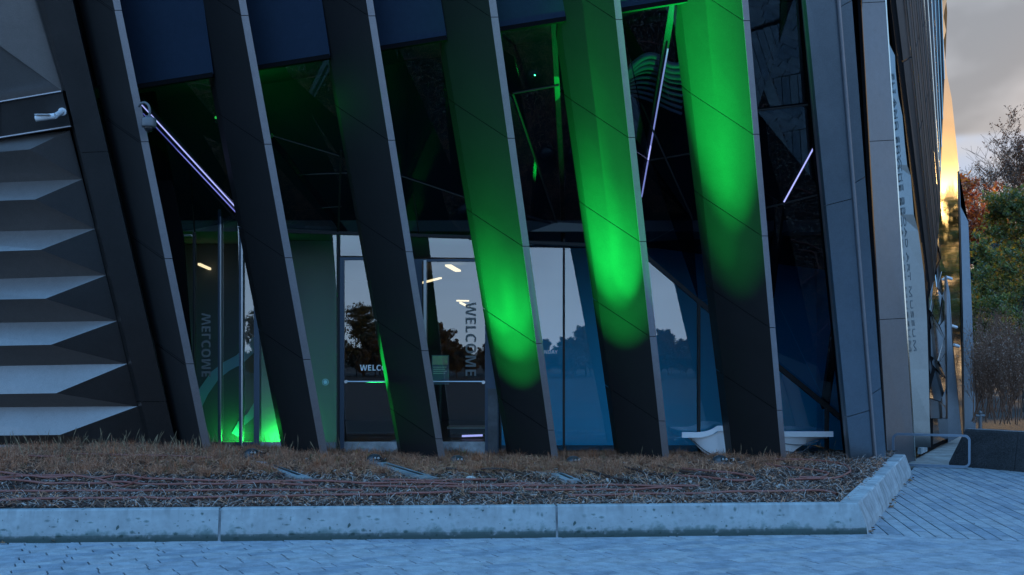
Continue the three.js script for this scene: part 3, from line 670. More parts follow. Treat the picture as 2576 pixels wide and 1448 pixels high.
// ---- side of the museum, running away to the right
const sideD = (px, py) => 2.829 / (0.4965 - (px + 0.0675 * (1100 - py) - 1288) / 3000);
const SD = (px, py, out = 0) => at(px, py, sideD(px, py) - out * 1.6);   // out: brought forward along the survey ray
const DV = V(-0.8957, 0, -0.4447);
{
  // broad steel blade next to the corner column
  const g = sub(museum, 'side_blade');
  const L = (y) => 2146 + 0.0776 * y, R = (y) => 2227 + 0.0645 * y;
  const dl = 17.15, dr = 17.7;
  const js = [-430, 6, 354.5, 803, 1180];
  for (let k = 0; k < 4; k++) { const a = js[k] + (k ? 0.8 : 0), b = js[k + 1] - 0.8; part(g, 'panel', plate([at(L(a), a + 2, dl), at(R(a), a - 2, dr), at(R(b), b - 2, dr), at(L(b), b + 2, dl)], 0.08), M.cornerSteel); }
  part(g, 'return_panel', plate([lean(2144, -420, FZ + 0.72), at(2110, -430, dl + 0.06), at(L(1180) - 2, 1180, dl + 0.06), lean(2231, 1180, FZ + 0.72)], 0.04, 0.5, V(-1, 0, 0)), M.darkCore);
  part(g, 'core', plate([at(L(-430) + 2, -430, dl + 0.03), at(R(-430) - 2, -430, dr + 0.03), at(R(1178) - 2, 1178, dr + 0.03), at(L(1178) + 2, 1178, dl + 0.03)], 0.05), M.darkCore);
  part(g, 'edge_trim', bar(at(R(-430) + 1, -430, dr + 0.03), at(R(1168) + 1, 1168, dr + 0.03), 0.018, 0.05), M.polished);
  part(g, 'edge_trim', bar(at(L(-430) - 1.5, -430, dl - 0.02), at(L(1168) - 1.5, 1168, dl - 0.02), 0.006, 0.04), M.brightSteel);
  // polished plate with the museum's name
  const name = sub(museum, 'name_plate');
  const rz = [[2231.5, -30], [2231.5, 48], [2238, 110], [2252, 139], [2254, 178], [2260.6, 241], [2271, 291], [2277, 361], [2283, 415], [2292, 442], [2300, 540], [2311, 581], [2325.6, 687], [2333, 800], [2337, 930], [2340, 1060], [2343, 1126]];
  const lx = (y) => R(y) + 1.5;
  for (let i = 0; i < rz.length - 1; i++) {
    const [x0, y0] = rz[i], [x1, y1] = rz[i + 1];
    part(name, 'plate_segment', plate([SD(lx(y0), y0, 0.02), SD(x0, y0, 0.02 + 0.024 * (x0 - lx(y0))), SD(x1, y1, 0.02 + 0.024 * (x1 - lx(y1))), SD(lx(y1), y1, 0.02)], 0.03, 0.5, DV), M.namePlate);
  }
  // name set vertically, reading down
  const str = 'ELI AND EDYTHE BROAD ART MUSEUM';
  const rx = (y) => { for (let i = 0; i < rz.length - 1; i++) if (y <= rz[i + 1][1]) return mix(rz[i][0], rz[i + 1][0], (y - rz[i][1]) / (rz[i + 1][1] - rz[i][1])); return 2343; };
  const onPlate = (px, y) => SD(px, y, 0.02 + 0.024 * (px - lx(y)));
  const a = onPlate(2245, 182), b = onPlate(2302, 884), m0 = onPlate(2274, 540), m1 = onPlate(2284, 540);
  const tg = text(str, 1, 0.012, fontR), W = tg.boundingBox.max.x, len = a.distanceTo(b), ex = b.clone().sub(a).normalize();
  const ey = m1.clone().sub(m0), hgt = ey.length(); ey.addScaledVector(ex, -ey.dot(ex)).normalize();
  const ez = V(0, 0, 0).crossVectors(ex, ey).normalize();
  const Mx = new THREE.Matrix4().makeBasis(ex.clone().multiplyScalar(len / W), ey.clone().multiplyScalar(hgt * 0.62), ez);
  Mx.setPosition(a.clone().addScaledVector(ey, -hgt * 0.3).addScaledVector(ez, ez.z > 0 ? 0.012 : -0.024)); tg.applyMatrix4(Mx);
  part(museum, 'name_lettering', boxUV(tg), mat(0.10, 0.12, 0.13, 0.4, { metalness: 0.5 }));
  // pleated fins further along
  const tops = [2233, 2266, 2281, 2294, 2308, 2321, 2335, 2350, 2362, 2375, 2384];
  const bots = [[2342, 730], [2352, 705], [2357, 660], [2361, 600], [2364, 560], [2366, 520], [2367, 480], [2368, 430], [2370, 370], [2373, 300], [2377, 200]];
  const pl = sub(museum, 'pleated_fins');
  const D0 = (px, py) => sideD(px, py);
  for (let i = 0; i < tops.length - 1; i++) {
    const t0 = tops[i] - 28, t1 = tops[i + 1] - 28, [b0x, b0y] = bots[i], [b1x, b1y] = bots[i + 1];
    const o0 = 0.04 + (i % 2) * 0.05;
    const nn = 2 + (i % 2);
    for (let k = 0; k < nn; k++) {
      const u = k / nn + (k ? 0.002 : 0), v = (k + 1) / nn - 0.002;
      const q0 = (s) => SD(mix(t0, b0x, s), mix(-420, b0y, s), o0), q1 = (s) => { const x1 = mix(t1, b1x, s), y1 = mix(-420, b1y, s); return SD(x1, y1, o0 + 0.92 * Math.max(0, sideD(x1, y1) - sideD(mix(t0, b0x, s), mix(-420, b0y, s))) / 1.6); };
      part(pl, 'panel', plate([q0(u), q1(u), q1(v), q0(v)], 0.04, 0.5, DV), M.frameSteel);
    }
    part(pl, 'fin_edge', bar(SD(t1, -420, o0 + 0.92 * Math.max(0, sideD(t1, -420) - sideD(t0, -420)) / 1.6 + 0.02), SD(b1x, b1y, o0 + 0.92 * Math.max(0, sideD(b1x, b1y) - sideD(b0x, b0y)) / 1.6 + 0.02), 0.012, 0.012), M.polished);
  }
  part(museum, 'pleat_backing', plate([SD(2190, -420, -0.06), SD(2352, -420, -0.06), SD(2384, 30, -0.06), SD(2364, 600, -0.06), SD(2345, 760, -0.06), SD(2322, 690, -0.06)], 0.04, 0.5, DV), M.darkCore);
  // saw-toothed pleat ends
  const saw = [[2383, 0], [2374, 37], [2381, 77], [2373, 108], [2377, 151], [2368.6, 183], [2374, 224], [2366, 249], [2370, 297], [2362, 320], [2367, 365], [2361, 388], [2366, 415], [2358, 465]];
  for (let i = 0; i < saw.length - 1; i++) part(pl, 'pleat_end', plate([SD(saw[i][0] - 12, saw[i][1], 0.13), SD(saw[i][0], saw[i][1], 0.13), SD(saw[i + 1][0], saw[i + 1][1], 0.13), SD(saw[i + 1][0] - 12, saw[i + 1][1], 0.13)], 0.05, 0.5, DV), M.frameSteel);
  // polished end plates that catch the sunset
  const ends = sub(museum, 'polished_end');
  const e0 = [[2384, -60], [2372, 37], [2370, 108], [2366, 183], [2362, 249], [2358, 320], [2352, 465], [2356, 600], [2372, 660], [2386, 720], [2392, 900], [2392, 1112]];
  const e1 = [[2388, -60], [2375, 40], [2375, 108], [2384, 190], [2395.6, 249], [2403, 320], [2414, 430], [2420, 600], [2420, 660], [2423, 720], [2427, 900], [2431, 1086]];
  for (let i = 0; i < e0.length - 1; i++) {
    const w = 0.01 * ((i * 7) % 3);
    part(ends, 'panel', plate([SD(e0[i][0], e0[i][1], 0.02), SD(e1[i][0], e1[i][1], 0.02 + w), SD(e1[i + 1][0], e1[i + 1][1], 0.02 + 0.01 * (((i + 1) * 7) % 3)), SD(e0[i + 1][0], e0[i + 1][1], 0.02)], 0.05, 0.5, DV), M.polished);
  }
  const flat = (pts, d) => pts.map(([x, y]) => at(x, y, d));
  part(museum, 'end_column', plate(flat([[2414, 430], [2418, 520], [2437, 558], [2447, 800], [2455, 1030], [2456, 1080], [2428, 1090], [2424, 800], [2419, 600]], 23.6), 0.1), M.cornerSteel);
  part(museum, 'dark_column', plate(flat([[2382, 694], [2391, 740], [2400, 900], [2421, 1096], [2386, 1114]], 21.2), 0.1), M.cornerSteel);
  // mirrored facets between name plate and end plates
  const K = (zx, zy) => [2060.9 + zx * 0.35582, 644 + zy * 0.35582];
  const fac = sub(museum, 'mirror_facets');
  const list = [
    [[865, 20], [905, 120], [870, 110], [840, 220], [835, 90]], [[870, 112], [905, 135], [905, 200], [872, 275], [842, 222]],
    [[815, 168], [835, 100], [838, 222], [800, 400], [790, 390]], [[812, 170], [790, 385], [780, 380], [778, 300]], [[840, 226], [870, 280], [845, 480], [802, 410]],
    [[905, 205], [905, 360], [876, 300], [872, 280]], [[876, 305], [905, 365], [905, 430], [850, 490], [848, 480]], [[795, 415], [812, 470], [800, 510], [788, 450]],
    [[802, 420], [845, 490], [890, 580], [885, 590], [815, 475]], [[905, 435], [905, 600], [890, 578], [855, 495]], [[790, 520], [815, 480], [884, 590], [850, 750], [795, 710]],
    [[887, 592], [908, 610], [908, 665], [852, 752], [848, 745]], [[795, 714], [850, 755], [895, 855], [885, 860], [805, 770]], [[785, 738], [803, 785], [790, 838], [782, 800]],
    [[908, 670], [910, 880], [895, 856], [856, 758]], [[803, 790], [885, 862], [910, 885], [910, 905], [860, 1030], [785, 1005], [790, 850]], [[910, 910], [912, 1080], [870, 1040], [862, 1032]],
    [[780, 1010], [865, 1036], [912, 1085], [914, 1150], [790, 1150]], [[790, 1153], [914, 1153], [914, 1290], [775, 1350], [772, 1300]]];
  list.forEach((pts, i) => {
    const q = pts.map(([x, y]) => K(x, y)), tx = rr(-0.16, 0.16), ty = rr(-0.14, 0.14), cx = q.reduce((s, p) => s + p[0], 0) / q.length, cy = q.reduce((s, p) => s + p[1], 0) / q.length;
    part(fac, 'mirror_pane', plate(q.map(([x, y]) => SD(x, y, 0.09 + (x - cx) * tx * 0.07 + (y - cy) * ty * 0.012)), 0.015, 0.5, DV), i % 3 === 2 ? M.polished : M.mirror);
  });
  part(museum, 'side_backing', plate([SD(2300, 600, -0.02), SD(2372, 640, -0.02), SD(2392, 700, -0.02), SD(2400, 1108, -0.02), SD(2330, 1136, -0.02)], 0.05, 0.5, DV), M.darkCore);
  part(museum, 'side_plinth', plate([SD(2318, 1128, 0.03), SD(2334, 1123, 0.03), SD(2334, 1136, 0.03), SD(2318, 1144, 0.03)], 0.05, 0.5, DV), M.concrete);
}

// ------------------------------------------------------------------ bench inside the glass
{
  const t = thing('sculptural_bench', 'white moulded bench with swept underside standing before the right hand glass', 'bench');
  const Z = 14.98, pt = (x, y, dz = 0) => at(x, y, Z + dz);
  // long body: top outline and swept belly
  const topY = (x) => (x < 1800 ? 1088 - 16 * smooth(1760, 1825, x) : 1072 + 14 * smooth(1825, 1900, x));
  const bellyY = (x) => (x < 1850 ? mix(1094, 1152, Math.pow(smooth(1716, 1800, x), 0.8)) : mix(1152, 1104, Math.pow(smooth(1985, 2080, x), 0.36)));
  const N = 48, tris = [], up = [];
  const dz = (x) => 0.25;
  for (let i = 0; i < N; i++) {
    const x0 = mix(1716, 2082, i / N), x1 = mix(1716, 2082, (i + 1) / N);
    const a = pt(x0, topY(x0) + 14), b = pt(x1, topY(x1) + 14), c = pt(x1, bellyY(x1), 0.08), d = pt(x0, bellyY(x0), 0.08);
    const a2 = pt(x0, topY(x0) + 14, 0.36), b2 = pt(x1, topY(x1) + 14, 0.36), c2 = pt(x1, bellyY(x1), 0.28), d2 = pt(x0, bellyY(x0), 0.28);
    tris.push(a, d, c, a, c, b, b2, c2, d2, b2, d2, a2, d, d2, c2, d, c2, c);
  }
  part(t, 'base', toCreasedNormals(fromTris(tris), 0.7), M.white);
  const slabT = [], slab = (x0, x1) => { const th = 14, f = (x, y, q) => pt(x, y, q); const A = [f(x0, topY(x0), -0.03), f(x0, topY(x0) + th, -0.03), f(x0, topY(x0) + th, 0.4), f(x0, topY(x0), 0.4)], B = [f(x1, topY(x1), -0.03), f(x1, topY(x1) + th, -0.03), f(x1, topY(x1) + th, 0.4), f(x1, topY(x1), 0.4)]; slabT.push(loft(A, B)); };
  for (let i = 0; i < 30; i++) slab(mix(1716, 2097, i / 30), mix(1716, 2097, (i + 1) / 30));
  part(t, 'seat', join(slabT), M.white);
  const line = (k, x0, x1, xm, y0, ym) => { const pts = []; for (let i = 0; i <= 12; i++) { const x = mix(x0, x1, i / 12), q = (x - xm) / (x < xm ? xm - x0 : x1 - xm); pts.push(pt(x, mix(ym, y0, q * q), -0.0 + 0.07 * (mix(ym, y0, q * q) - 1100) / 52)); } part(t, 'groove', tubeAlong(pts, 0.006, 30, 5), M.camGrey); };
  line(0, 1940, 2062, 2012, 1108, 1120); line(1, 1930, 2040, 2008, 1118, 1139); line(2, 1745, 1850, 1822, 1110, 1150);
}
// ------------------------------------------------------------------ furniture glimpsed through the doors
{
  const d = 19.5, t = thing('reception_desk', 'dark reception desk with pale top seen low through right entrance door', 'desk');
  const p = (x, y) => at(x, y, d);
  const a = p(1128, 1075), b = p(1222, 1120);
  part(t, 'desk_body', box(a.x, b.x, FLOOR, a.y - 0.03, -d - 0.5, -d), M.blackMetal);
  part(t, 'desk_top', box(a.x - 0.02, b.x + 0.02, a.y - 0.028, a.y, -d - 0.54, -d + 0.04), M.paper);
  const s = thing('sign_board', 'upright poster board inside, beside the right entrance door handle', 'sign');
  const q0 = at(1086, 894, 16.2), q1 = at(1129, 968, 16.2);
  part(s, 'board', box(q0.x, q1.x, q1.y, q0.y, -16.24, -16.2), mat(0.10, 0.14, 0.19, 0.6));
  part(s, 'header', box(q0.x + 0.01, q1.x - 0.01, q0.y - 0.13, q0.y - 0.012, -16.198, -16.195), mat(0.42, 0.36, 0.30, 0.7));
  for (let i = 0; i < 4; i++) part(s, 'text_line', box(q0.x + 0.02, q1.x - 0.03 - 0.02 * (i % 2), q0.y - 0.17 - i * 0.028, q0.y - 0.158 - i * 0.028, -16.198, -16.195), M.paper);
  part(s, 'stand', box((q0.x + q1.x) / 2 - 0.012, (q0.x + q1.x) / 2 + 0.012, FLOOR + 0.02, q1.y - 0.002, -16.23, -16.205), M.blackMetal);
  part(s, 'foot', box((q0.x + q1.x) / 2 - 0.11, (q0.x + q1.x) / 2 + 0.11, FLOOR, FLOOR + 0.019, -16.33, -16.12), M.blackMetal);
}

// ------------------------------------------------------------------ security cameras
{
  // bullet camera on the beam
  const Pb = (x, y, o) => lean(x, y, 14.95 - o), t = thing('security_camera', 'white bullet security camera on the dark beam above the louvers', 'security camera');
  const a = Pb(102, 297, 0.3), b = Pb(137, 292, 0.28), m = Pb(155, 281, 0.14);
  const cyl = (p, q, r, m_, n, seg = 14) => { const g = new THREE.CylinderGeometry(r, r, p.distanceTo(q), seg); g.applyQuaternion(new THREE.Quaternion().setFromUnitVectors(V(0, 1, 0), q.clone().sub(p).normalize())); const c = p.clone().lerp(q, 0.5); g.translate(c.x, c.y, c.z); return part(t, n, g, m_); };
  cyl(Pb(88, 298.5, 0.32), b, 0.034, M.camWhite, 'camera_body'); cyl(b, m, 0.03, M.camWhite, 'arm');
  const hood = box(0, 0.16, 0, 0.006, 0, 0.075); hood.translate(Pb(88, 290, 0.34).x, Pb(88, 290, 0.34).y + 0.002, Pb(88, 290, 0.34).z - 0.04); part(t, 'sun_hood', hood, M.camWhite);
  cyl(m, Pb(157, 282, 0.09), 0.045, M.camWhite, 'mount'); cyl(Pb(87, 298.6, 0.321), Pb(88, 298.5, 0.32), 0.028, M.camDark, 'lens');
}
{
  const Z = FZ - 0.1, P = (x, y) => lean(x, y, Z), t = thing('dome_camera', 'dark dome security camera hanging from a curved gooseneck on the first fin', 'security camera');
  const neck = [P(348, 268), P(354, 262), P(366, 260), P(376, 268), P(380, 282), P(380, 298)].map((p, i) => p.add(V(0, 0, i * 0.015)));
  part(t, 'gooseneck', tubeAlong(neck, 0.014, 30, 10), M.camGrey);
  const c = P(379, 312).add(V(0, 0, 0.075));
  const prof = [[0.001, 0.075], [0.03, 0.072], [0.045, 0.055], [0.072, 0.048], [0.078, 0.03], [0.078, -0.035], [0.07, -0.05], [0.05, -0.055], [0.001, -0.055]].map(([r, y]) => new THREE.Vector2(r, y));
  const h = new THREE.LatheGeometry(prof, 24); h.translate(c.x, c.y, c.z); part(t, 'housing', h, M.camGrey);
  const d = new THREE.SphereGeometry(0.05, 20, 12, 0, Math.PI * 2, Math.PI / 2, Math.PI / 2); d.translate(c.x, c.y - 0.055, c.z); d.scale(1, 1, 1); part(t, 'dome', d, M.camDark);
}
[[2388, 700, 'small white camera highest on the mirrored side facade'], [2401, 822, 'small white camera above the lowest one on the mirrored side facade'], [2407, 870, 'lowest small white camera on the mirrored side facade']].forEach(([x, y, l]) => {
  const t = thing('wall_camera', l, 'security camera'), p = SD(x, y, 0.22), q = SD(x - 1, y - 2, 0.05);
  const g = new THREE.CylinderGeometry(0.03, 0.03, 0.15, 10); g.rotateZ(Math.PI / 2 - 0.2); g.rotateY(0.5); g.translate(p.x, p.y, p.z); part(t, 'camera_body', g, M.camWhite);
  part(t, 'bracket', bar(p.clone(), q, 0.022), M.camWhite);
});

// ------------------------------------------------------------------ uplights in the bed and the green beams they throw, plus one added lamp
const lampPts = [];
[[633, 1154, 'second fin from the left'], [942, 1158, 'third fin from the left'], [1150, 1159, 'fourth fin from the left'], [1443, 1160, 'fifth fin from the left'], [1812, 1161, 'sixth fin from the left']].forEach(([x, y, l], i) => {
  const p = at(x, y + 5, 13.9), t = thing('uplight', 'small domed steel uplight on the bed at foot of the ' + l, 'uplight', 'domed uplights at the feet of the fins', V(p.x, 0, p.z));
  const by = Math.max(bedY(p.x, p.z) + 0.03, p.y - 0.01);
  const d = new THREE.SphereGeometry(0.092, 24, 10, 0, Math.PI * 2, 0, Math.PI / 2); d.scale(1, 0.82, 1); d.translate(0, by, 0); part(t, 'dome', d, M.dome);
  part(t, 'collar', (() => { const c = new THREE.CylinderGeometry(0.098, 0.104, 0.03, 24); c.translate(0, by - 0.012, 0); return c; })(), M.dome);
  part(t, 'lens_recess', box(-0.005, 0.08, by + 0.012, by + 0.05, 0.05, 0.098), M.camDark);
  for (const k of [0.018, 0.056]) { const s = new THREE.SphereGeometry(0.017, 10, 8); s.translate(k, by + 0.031, 0.094); part(t, 'lens', s, M.lens); }
  lampPts.push(V(p.x, by + 0.09, p.z));
});
function beamLight(from, to, I, ang, pen = 1) {
  const l = new THREE.SpotLight(new THREE.Color(0.005, 1, 0.10), I, 0, ang, pen, 2);
  l.position.copy(from); l.target.position.copy(to); l.castShadow = true; l.shadow.radius = 0.25; scene.add(l, l.target);
}
{
  const aim = (i, y, dx) => lean(X(fins[i].B, y) * 0.6 + X(fins[i].S, y) * 0.4 + dx, y, FZ + 0.3);
  // five spots added per uplight to shape its pool: aim height and offset on its fin, power, half angle
  const poolSpots = {
    3: [2, [[750, 0, 133, 0.36], [850, 0, 25, 0.45], [800, -40, 253, 0.20], [650, 90, 192, 0.16], [600, 60, 105, 0.45]]],
    4: [3, [[550, 0, 521, 0.25], [550, 0, 117, 0.45], [650, -40, 550, 0.13], [500, 90, 506, 0.13], [700, -40, 323, 0.16]]],
    5: [4, [[-350, 0, 2360, 0.20], [-400, -40, 176, 0.36], [250, -40, 1784, 0.13], [600, -40, 111, 0.13], [-250, 90, 692, 0.13]]],
  };
  for (const k of [3, 4, 5]) for (const [y, dx, I, ang] of poolSpots[k][1]) beamLight(lampPts[poolSpots[k][0]], aim(k, y, dx), I * 0.82, ang);
  beamLight(at(900, 1125, 16.2), lean(964, 930, FZ + 0.76), 480, 0.12);  // added unseen lamp behind the door rail, only to light the third fin's return
}

// added green lamps hidden behind the fins, imitating a lamp reflection in the glass
[[664, 306, 14.05, 0.9, 'second'], [543, 296, 13.95, 0.15, 'first']].forEach(([x, y, d, I, n]) => {
  const p = at(x, y, d), t = thing('added_green_lamp', 'small added green lamp tucked in beside the ' + n + ' gap between fins above the entrance', 'added_lamp', 'added green lamps behind the fins', p);
  const g = new THREE.SphereGeometry(0.018, 10, 8); part(t, 'bulb', g, M.greenLed);
  const c = new THREE.CylinderGeometry(0.028, 0.028, 0.05, 12); c.translate(0, -0.045, 0); part(t, 'housing', c, M.blackMetal);
  const l = new THREE.PointLight(new THREE.Color(0.01, 1, 0.08), I, 0, 2); l.position.copy(p); l.castShadow = true; scene.add(l);
});

// ------------------------------------------------------------------ hoses, strips, mulch, grass
const hosePath = (pts, lift = 0.042) => { const out = []; for (let i = 0; i < pts.length - 1; i++) { const n = Math.max(1, Math.round(Math.abs(pts[i + 1][0] - pts[i][0]) / 60)); for (let k = 0; k < n; k++) out.push([mix(pts[i][0], pts[i + 1][0], k / n), mix(pts[i][1], pts[i + 1][1], k / n)]); } out.push(pts[pts.length - 1]); return out.map(([x, y], i) => { const p = onBed(x, y + Math.sin(i * 0.6 + x * 0.004) * 0.4, lift); p.y = bedY(p.x, p.z, 0) + lift; return p; }); };
const hoses = [
  [[[-150, 1259], [0, 1257], [420, 1253], [833, 1246], [1135, 1240]], 'front brown hose at left, nearest the planter wall', 0],
  [[[-150, 1239], [0, 1237], [420, 1235], [830, 1233], [915, 1234]], 'second brown hose from the planter wall at left', 0],
  [[[-150, 1219], [0, 1218], [300, 1217], [670, 1218], [800, 1221]], 'third brown hose from the planter wall at left', 0],
  [[[-150, 1206], [0, 1207], [430, 1210], [859, 1214], [1192, 1220], [1360, 1217]], 'long brown hose crossing the middle of the bed', 0],
  [[[912, 1225], [1100, 1224.5], [1350, 1222], [1717, 1223], [1760, 1224]], 'brown hose along the mulch in front of the door', 0],
  [[[-120, 1200], [0, 1198], [366, 1193]], 'brown hose among the dry grass at far left', 0],
  [[[70, 1143], [300, 1144], [533, 1152]], 'rear hose through the grass below the louvers', 0],
  [[[0, 1162], [187, 1170]], 'short hose in thick grass below the louvers', 0],
  [[[959, 1209], [1100, 1210.5], [1250, 1210]], 'short hose past the pale stone in the bed', 0],
  [[[1182, 1240], [1292, 1243]], 'shortest brown hose near the planter wall', 0],
  [[[1429, 1248], [1598, 1243], [1717, 1243], [1934, 1237.5], [2057, 1233.5], [2085, 1238], [2107, 1244]], 'front brown hose at right, curling down at its end', 0],
  [[[1319, 1233], [1500, 1232.5], [1717, 1232]], 'brown hose behind the front one at right', 0],
  [[[1717, 1179], [1851, 1190], [1890, 1200], [1895, 1206], [1857, 1210], [1770, 1204], [1700, 1197]], 'brown hose bent in a hairpin loop on the mulch', 0],
  [[[1947, 1155.5], [2034, 1157], [2117, 1167.5], [2139, 1180], [2139, 1189], [2101, 1203], [2011, 1206], [1985, 1208]], 'outer of the two looped hoses near the right end', 0],
  [[[1924, 1165], [1964, 1174], [2037, 1180], [2082, 1190], [2080, 1197], [2067, 1201], [2011, 1202]], 'inner of the two looped hoses near the right end', 0],
  [[[1122, 1180], [1192, 1187], [1245, 1198]], 'dark hose end in grass right of the third fin', 1],
  [[[1210, 1173], [1300, 1190], [1330, 1197]], 'dark hose slanting through grass before the fourth fin', 1],
  [[[1432, 1175], [1492, 1188], [1542, 1202], [1582, 1208]], 'dark curved hose on mulch before the fifth fin', 1],
  [[[1569, 1175], [1639, 1192], [1680, 1199]], 'dark hose on mulch between fifth and sixth fins', 1],
  [[[1640, 1168], [1717, 1185], [1800, 1198]], 'dark hose ending beside the hairpin loop', 1],
];
hoses.forEach(([pts, l, dark]) => single('irrigation_hose', tubeAlong(hosePath(pts), 0.0125, 0, 7), dark ? M.hoseDark : M.hose, l, 'hose', 'irrigation hoses on the planting bed'));
const strips = [[[643, 1160], [668, 1159.5], [785, 1202], [745, 1203]], [[925, 1164], [972, 1163], [1099, 1202], [1055, 1201]], [[1385, 1191], [1415, 1190], [1460, 1208], [1420, 1209]]];
const stripPoly = [];
strips.forEach((s, i) => {
  const t = thing('cable_channel', 'flat concrete channel cover crossing the bed from the ' + ['first', 'second', 'third'][i] + ' uplight', 'channel cover', 'concrete covers on the planting bed');
  const q = s.map(([x, y]) => onBed(x, y, 0.034)), ym = q.reduce((a, p) => a + p.y, 0) / 4; stripPoly.push(q);
  part(t, 'cover', plate(q, 0.08, 0.5, V(0, -1, 0)), M.strip);
  const a = q[0].clone().lerp(q[1], 0.62), b = q[3].clone().lerp(q[2], 0.62); a.y += 0.002; b.y += 0.002;
  part(t, 'slot', bar(a.clone().lerp(b, 0.12), a.clone().lerp(b, 0.85), 0.035, 0.006, V(0, 1, 0)), M.blackMetal);
});
const onStrip = (x, z) => lampPts.some((l) => Math.hypot(l.x - x, (l.z - z) * 0.6 - 0.05) < 0.15) || stripPoly.some((q) => { let s = 0; for (let i = 0; i < 4; i++) { const a = q[i], b = q[(i + 1) % 4]; s += Math.sign((b.x - a.x) * (z - a.z) - (b.z - a.z) * (x - a.x)); } return Math.abs(s) === 4; });
{
  const p = onBed(1184, 1208, 0.02), g = new THREE.IcosahedronGeometry(0.06, 2); g.scale(1, 0.7, 0.9); g.translate(p.x, p.y, p.z);
  single('stone', g, mat(0.42, 0.39, 0.36, 0.9), 'pale rounded stone lying among hoses in front of the door', 'stone');
}
function scatter(name, geo, m, count, fn) {
  const im = new THREE.InstancedMesh(geo, m, count), o = new THREE.Object3D(), col = new THREE.Color();
  let n = 0, tries = 0;
  while (n < count && tries++ < count * 12) {
    const z = -rr(10.15, 15.3), x = rr(-6.2, sideX(z)); if (z > frontZ(x) + 0.02) continue;
    if (onStrip(x, z)) continue;
    const r = fn(x, z, o, col); if (!r) continue;
    o.updateMatrix(); im.setMatrixAt(n, o.matrix); im.setColorAt(n, col); n++;
  }
  im.count = n; im.castShadow = im.receiveShadow = true; im.name = name; im.userData.kind = 'stuff'; scene.add(im);
  return im;
}
const ppx = (x, z) => CX + F * x / -z, ppy = (y, z) => HY + (EYE - y) * F / -z;
const grassy = (x, z) => {
  const px = ppx(x, z), py = ppy(bedY(x, z), z);
  const back = smooth(1212, 1186, py + 30 * fbm(x * 1.4, z * 1.4, 9, 3)), reach = smooth(2150, 1500, px + 500 * fbm(x * 0.9 + 7, z * 0.9, 2, 2));
  const hump = smooth(1880, 1920, px) * smooth(2020, 1960, px) * smooth(1185, 1165, py);
  return Math.max(back * mix(0.28, 1, reach), 0.75 * hump);
};
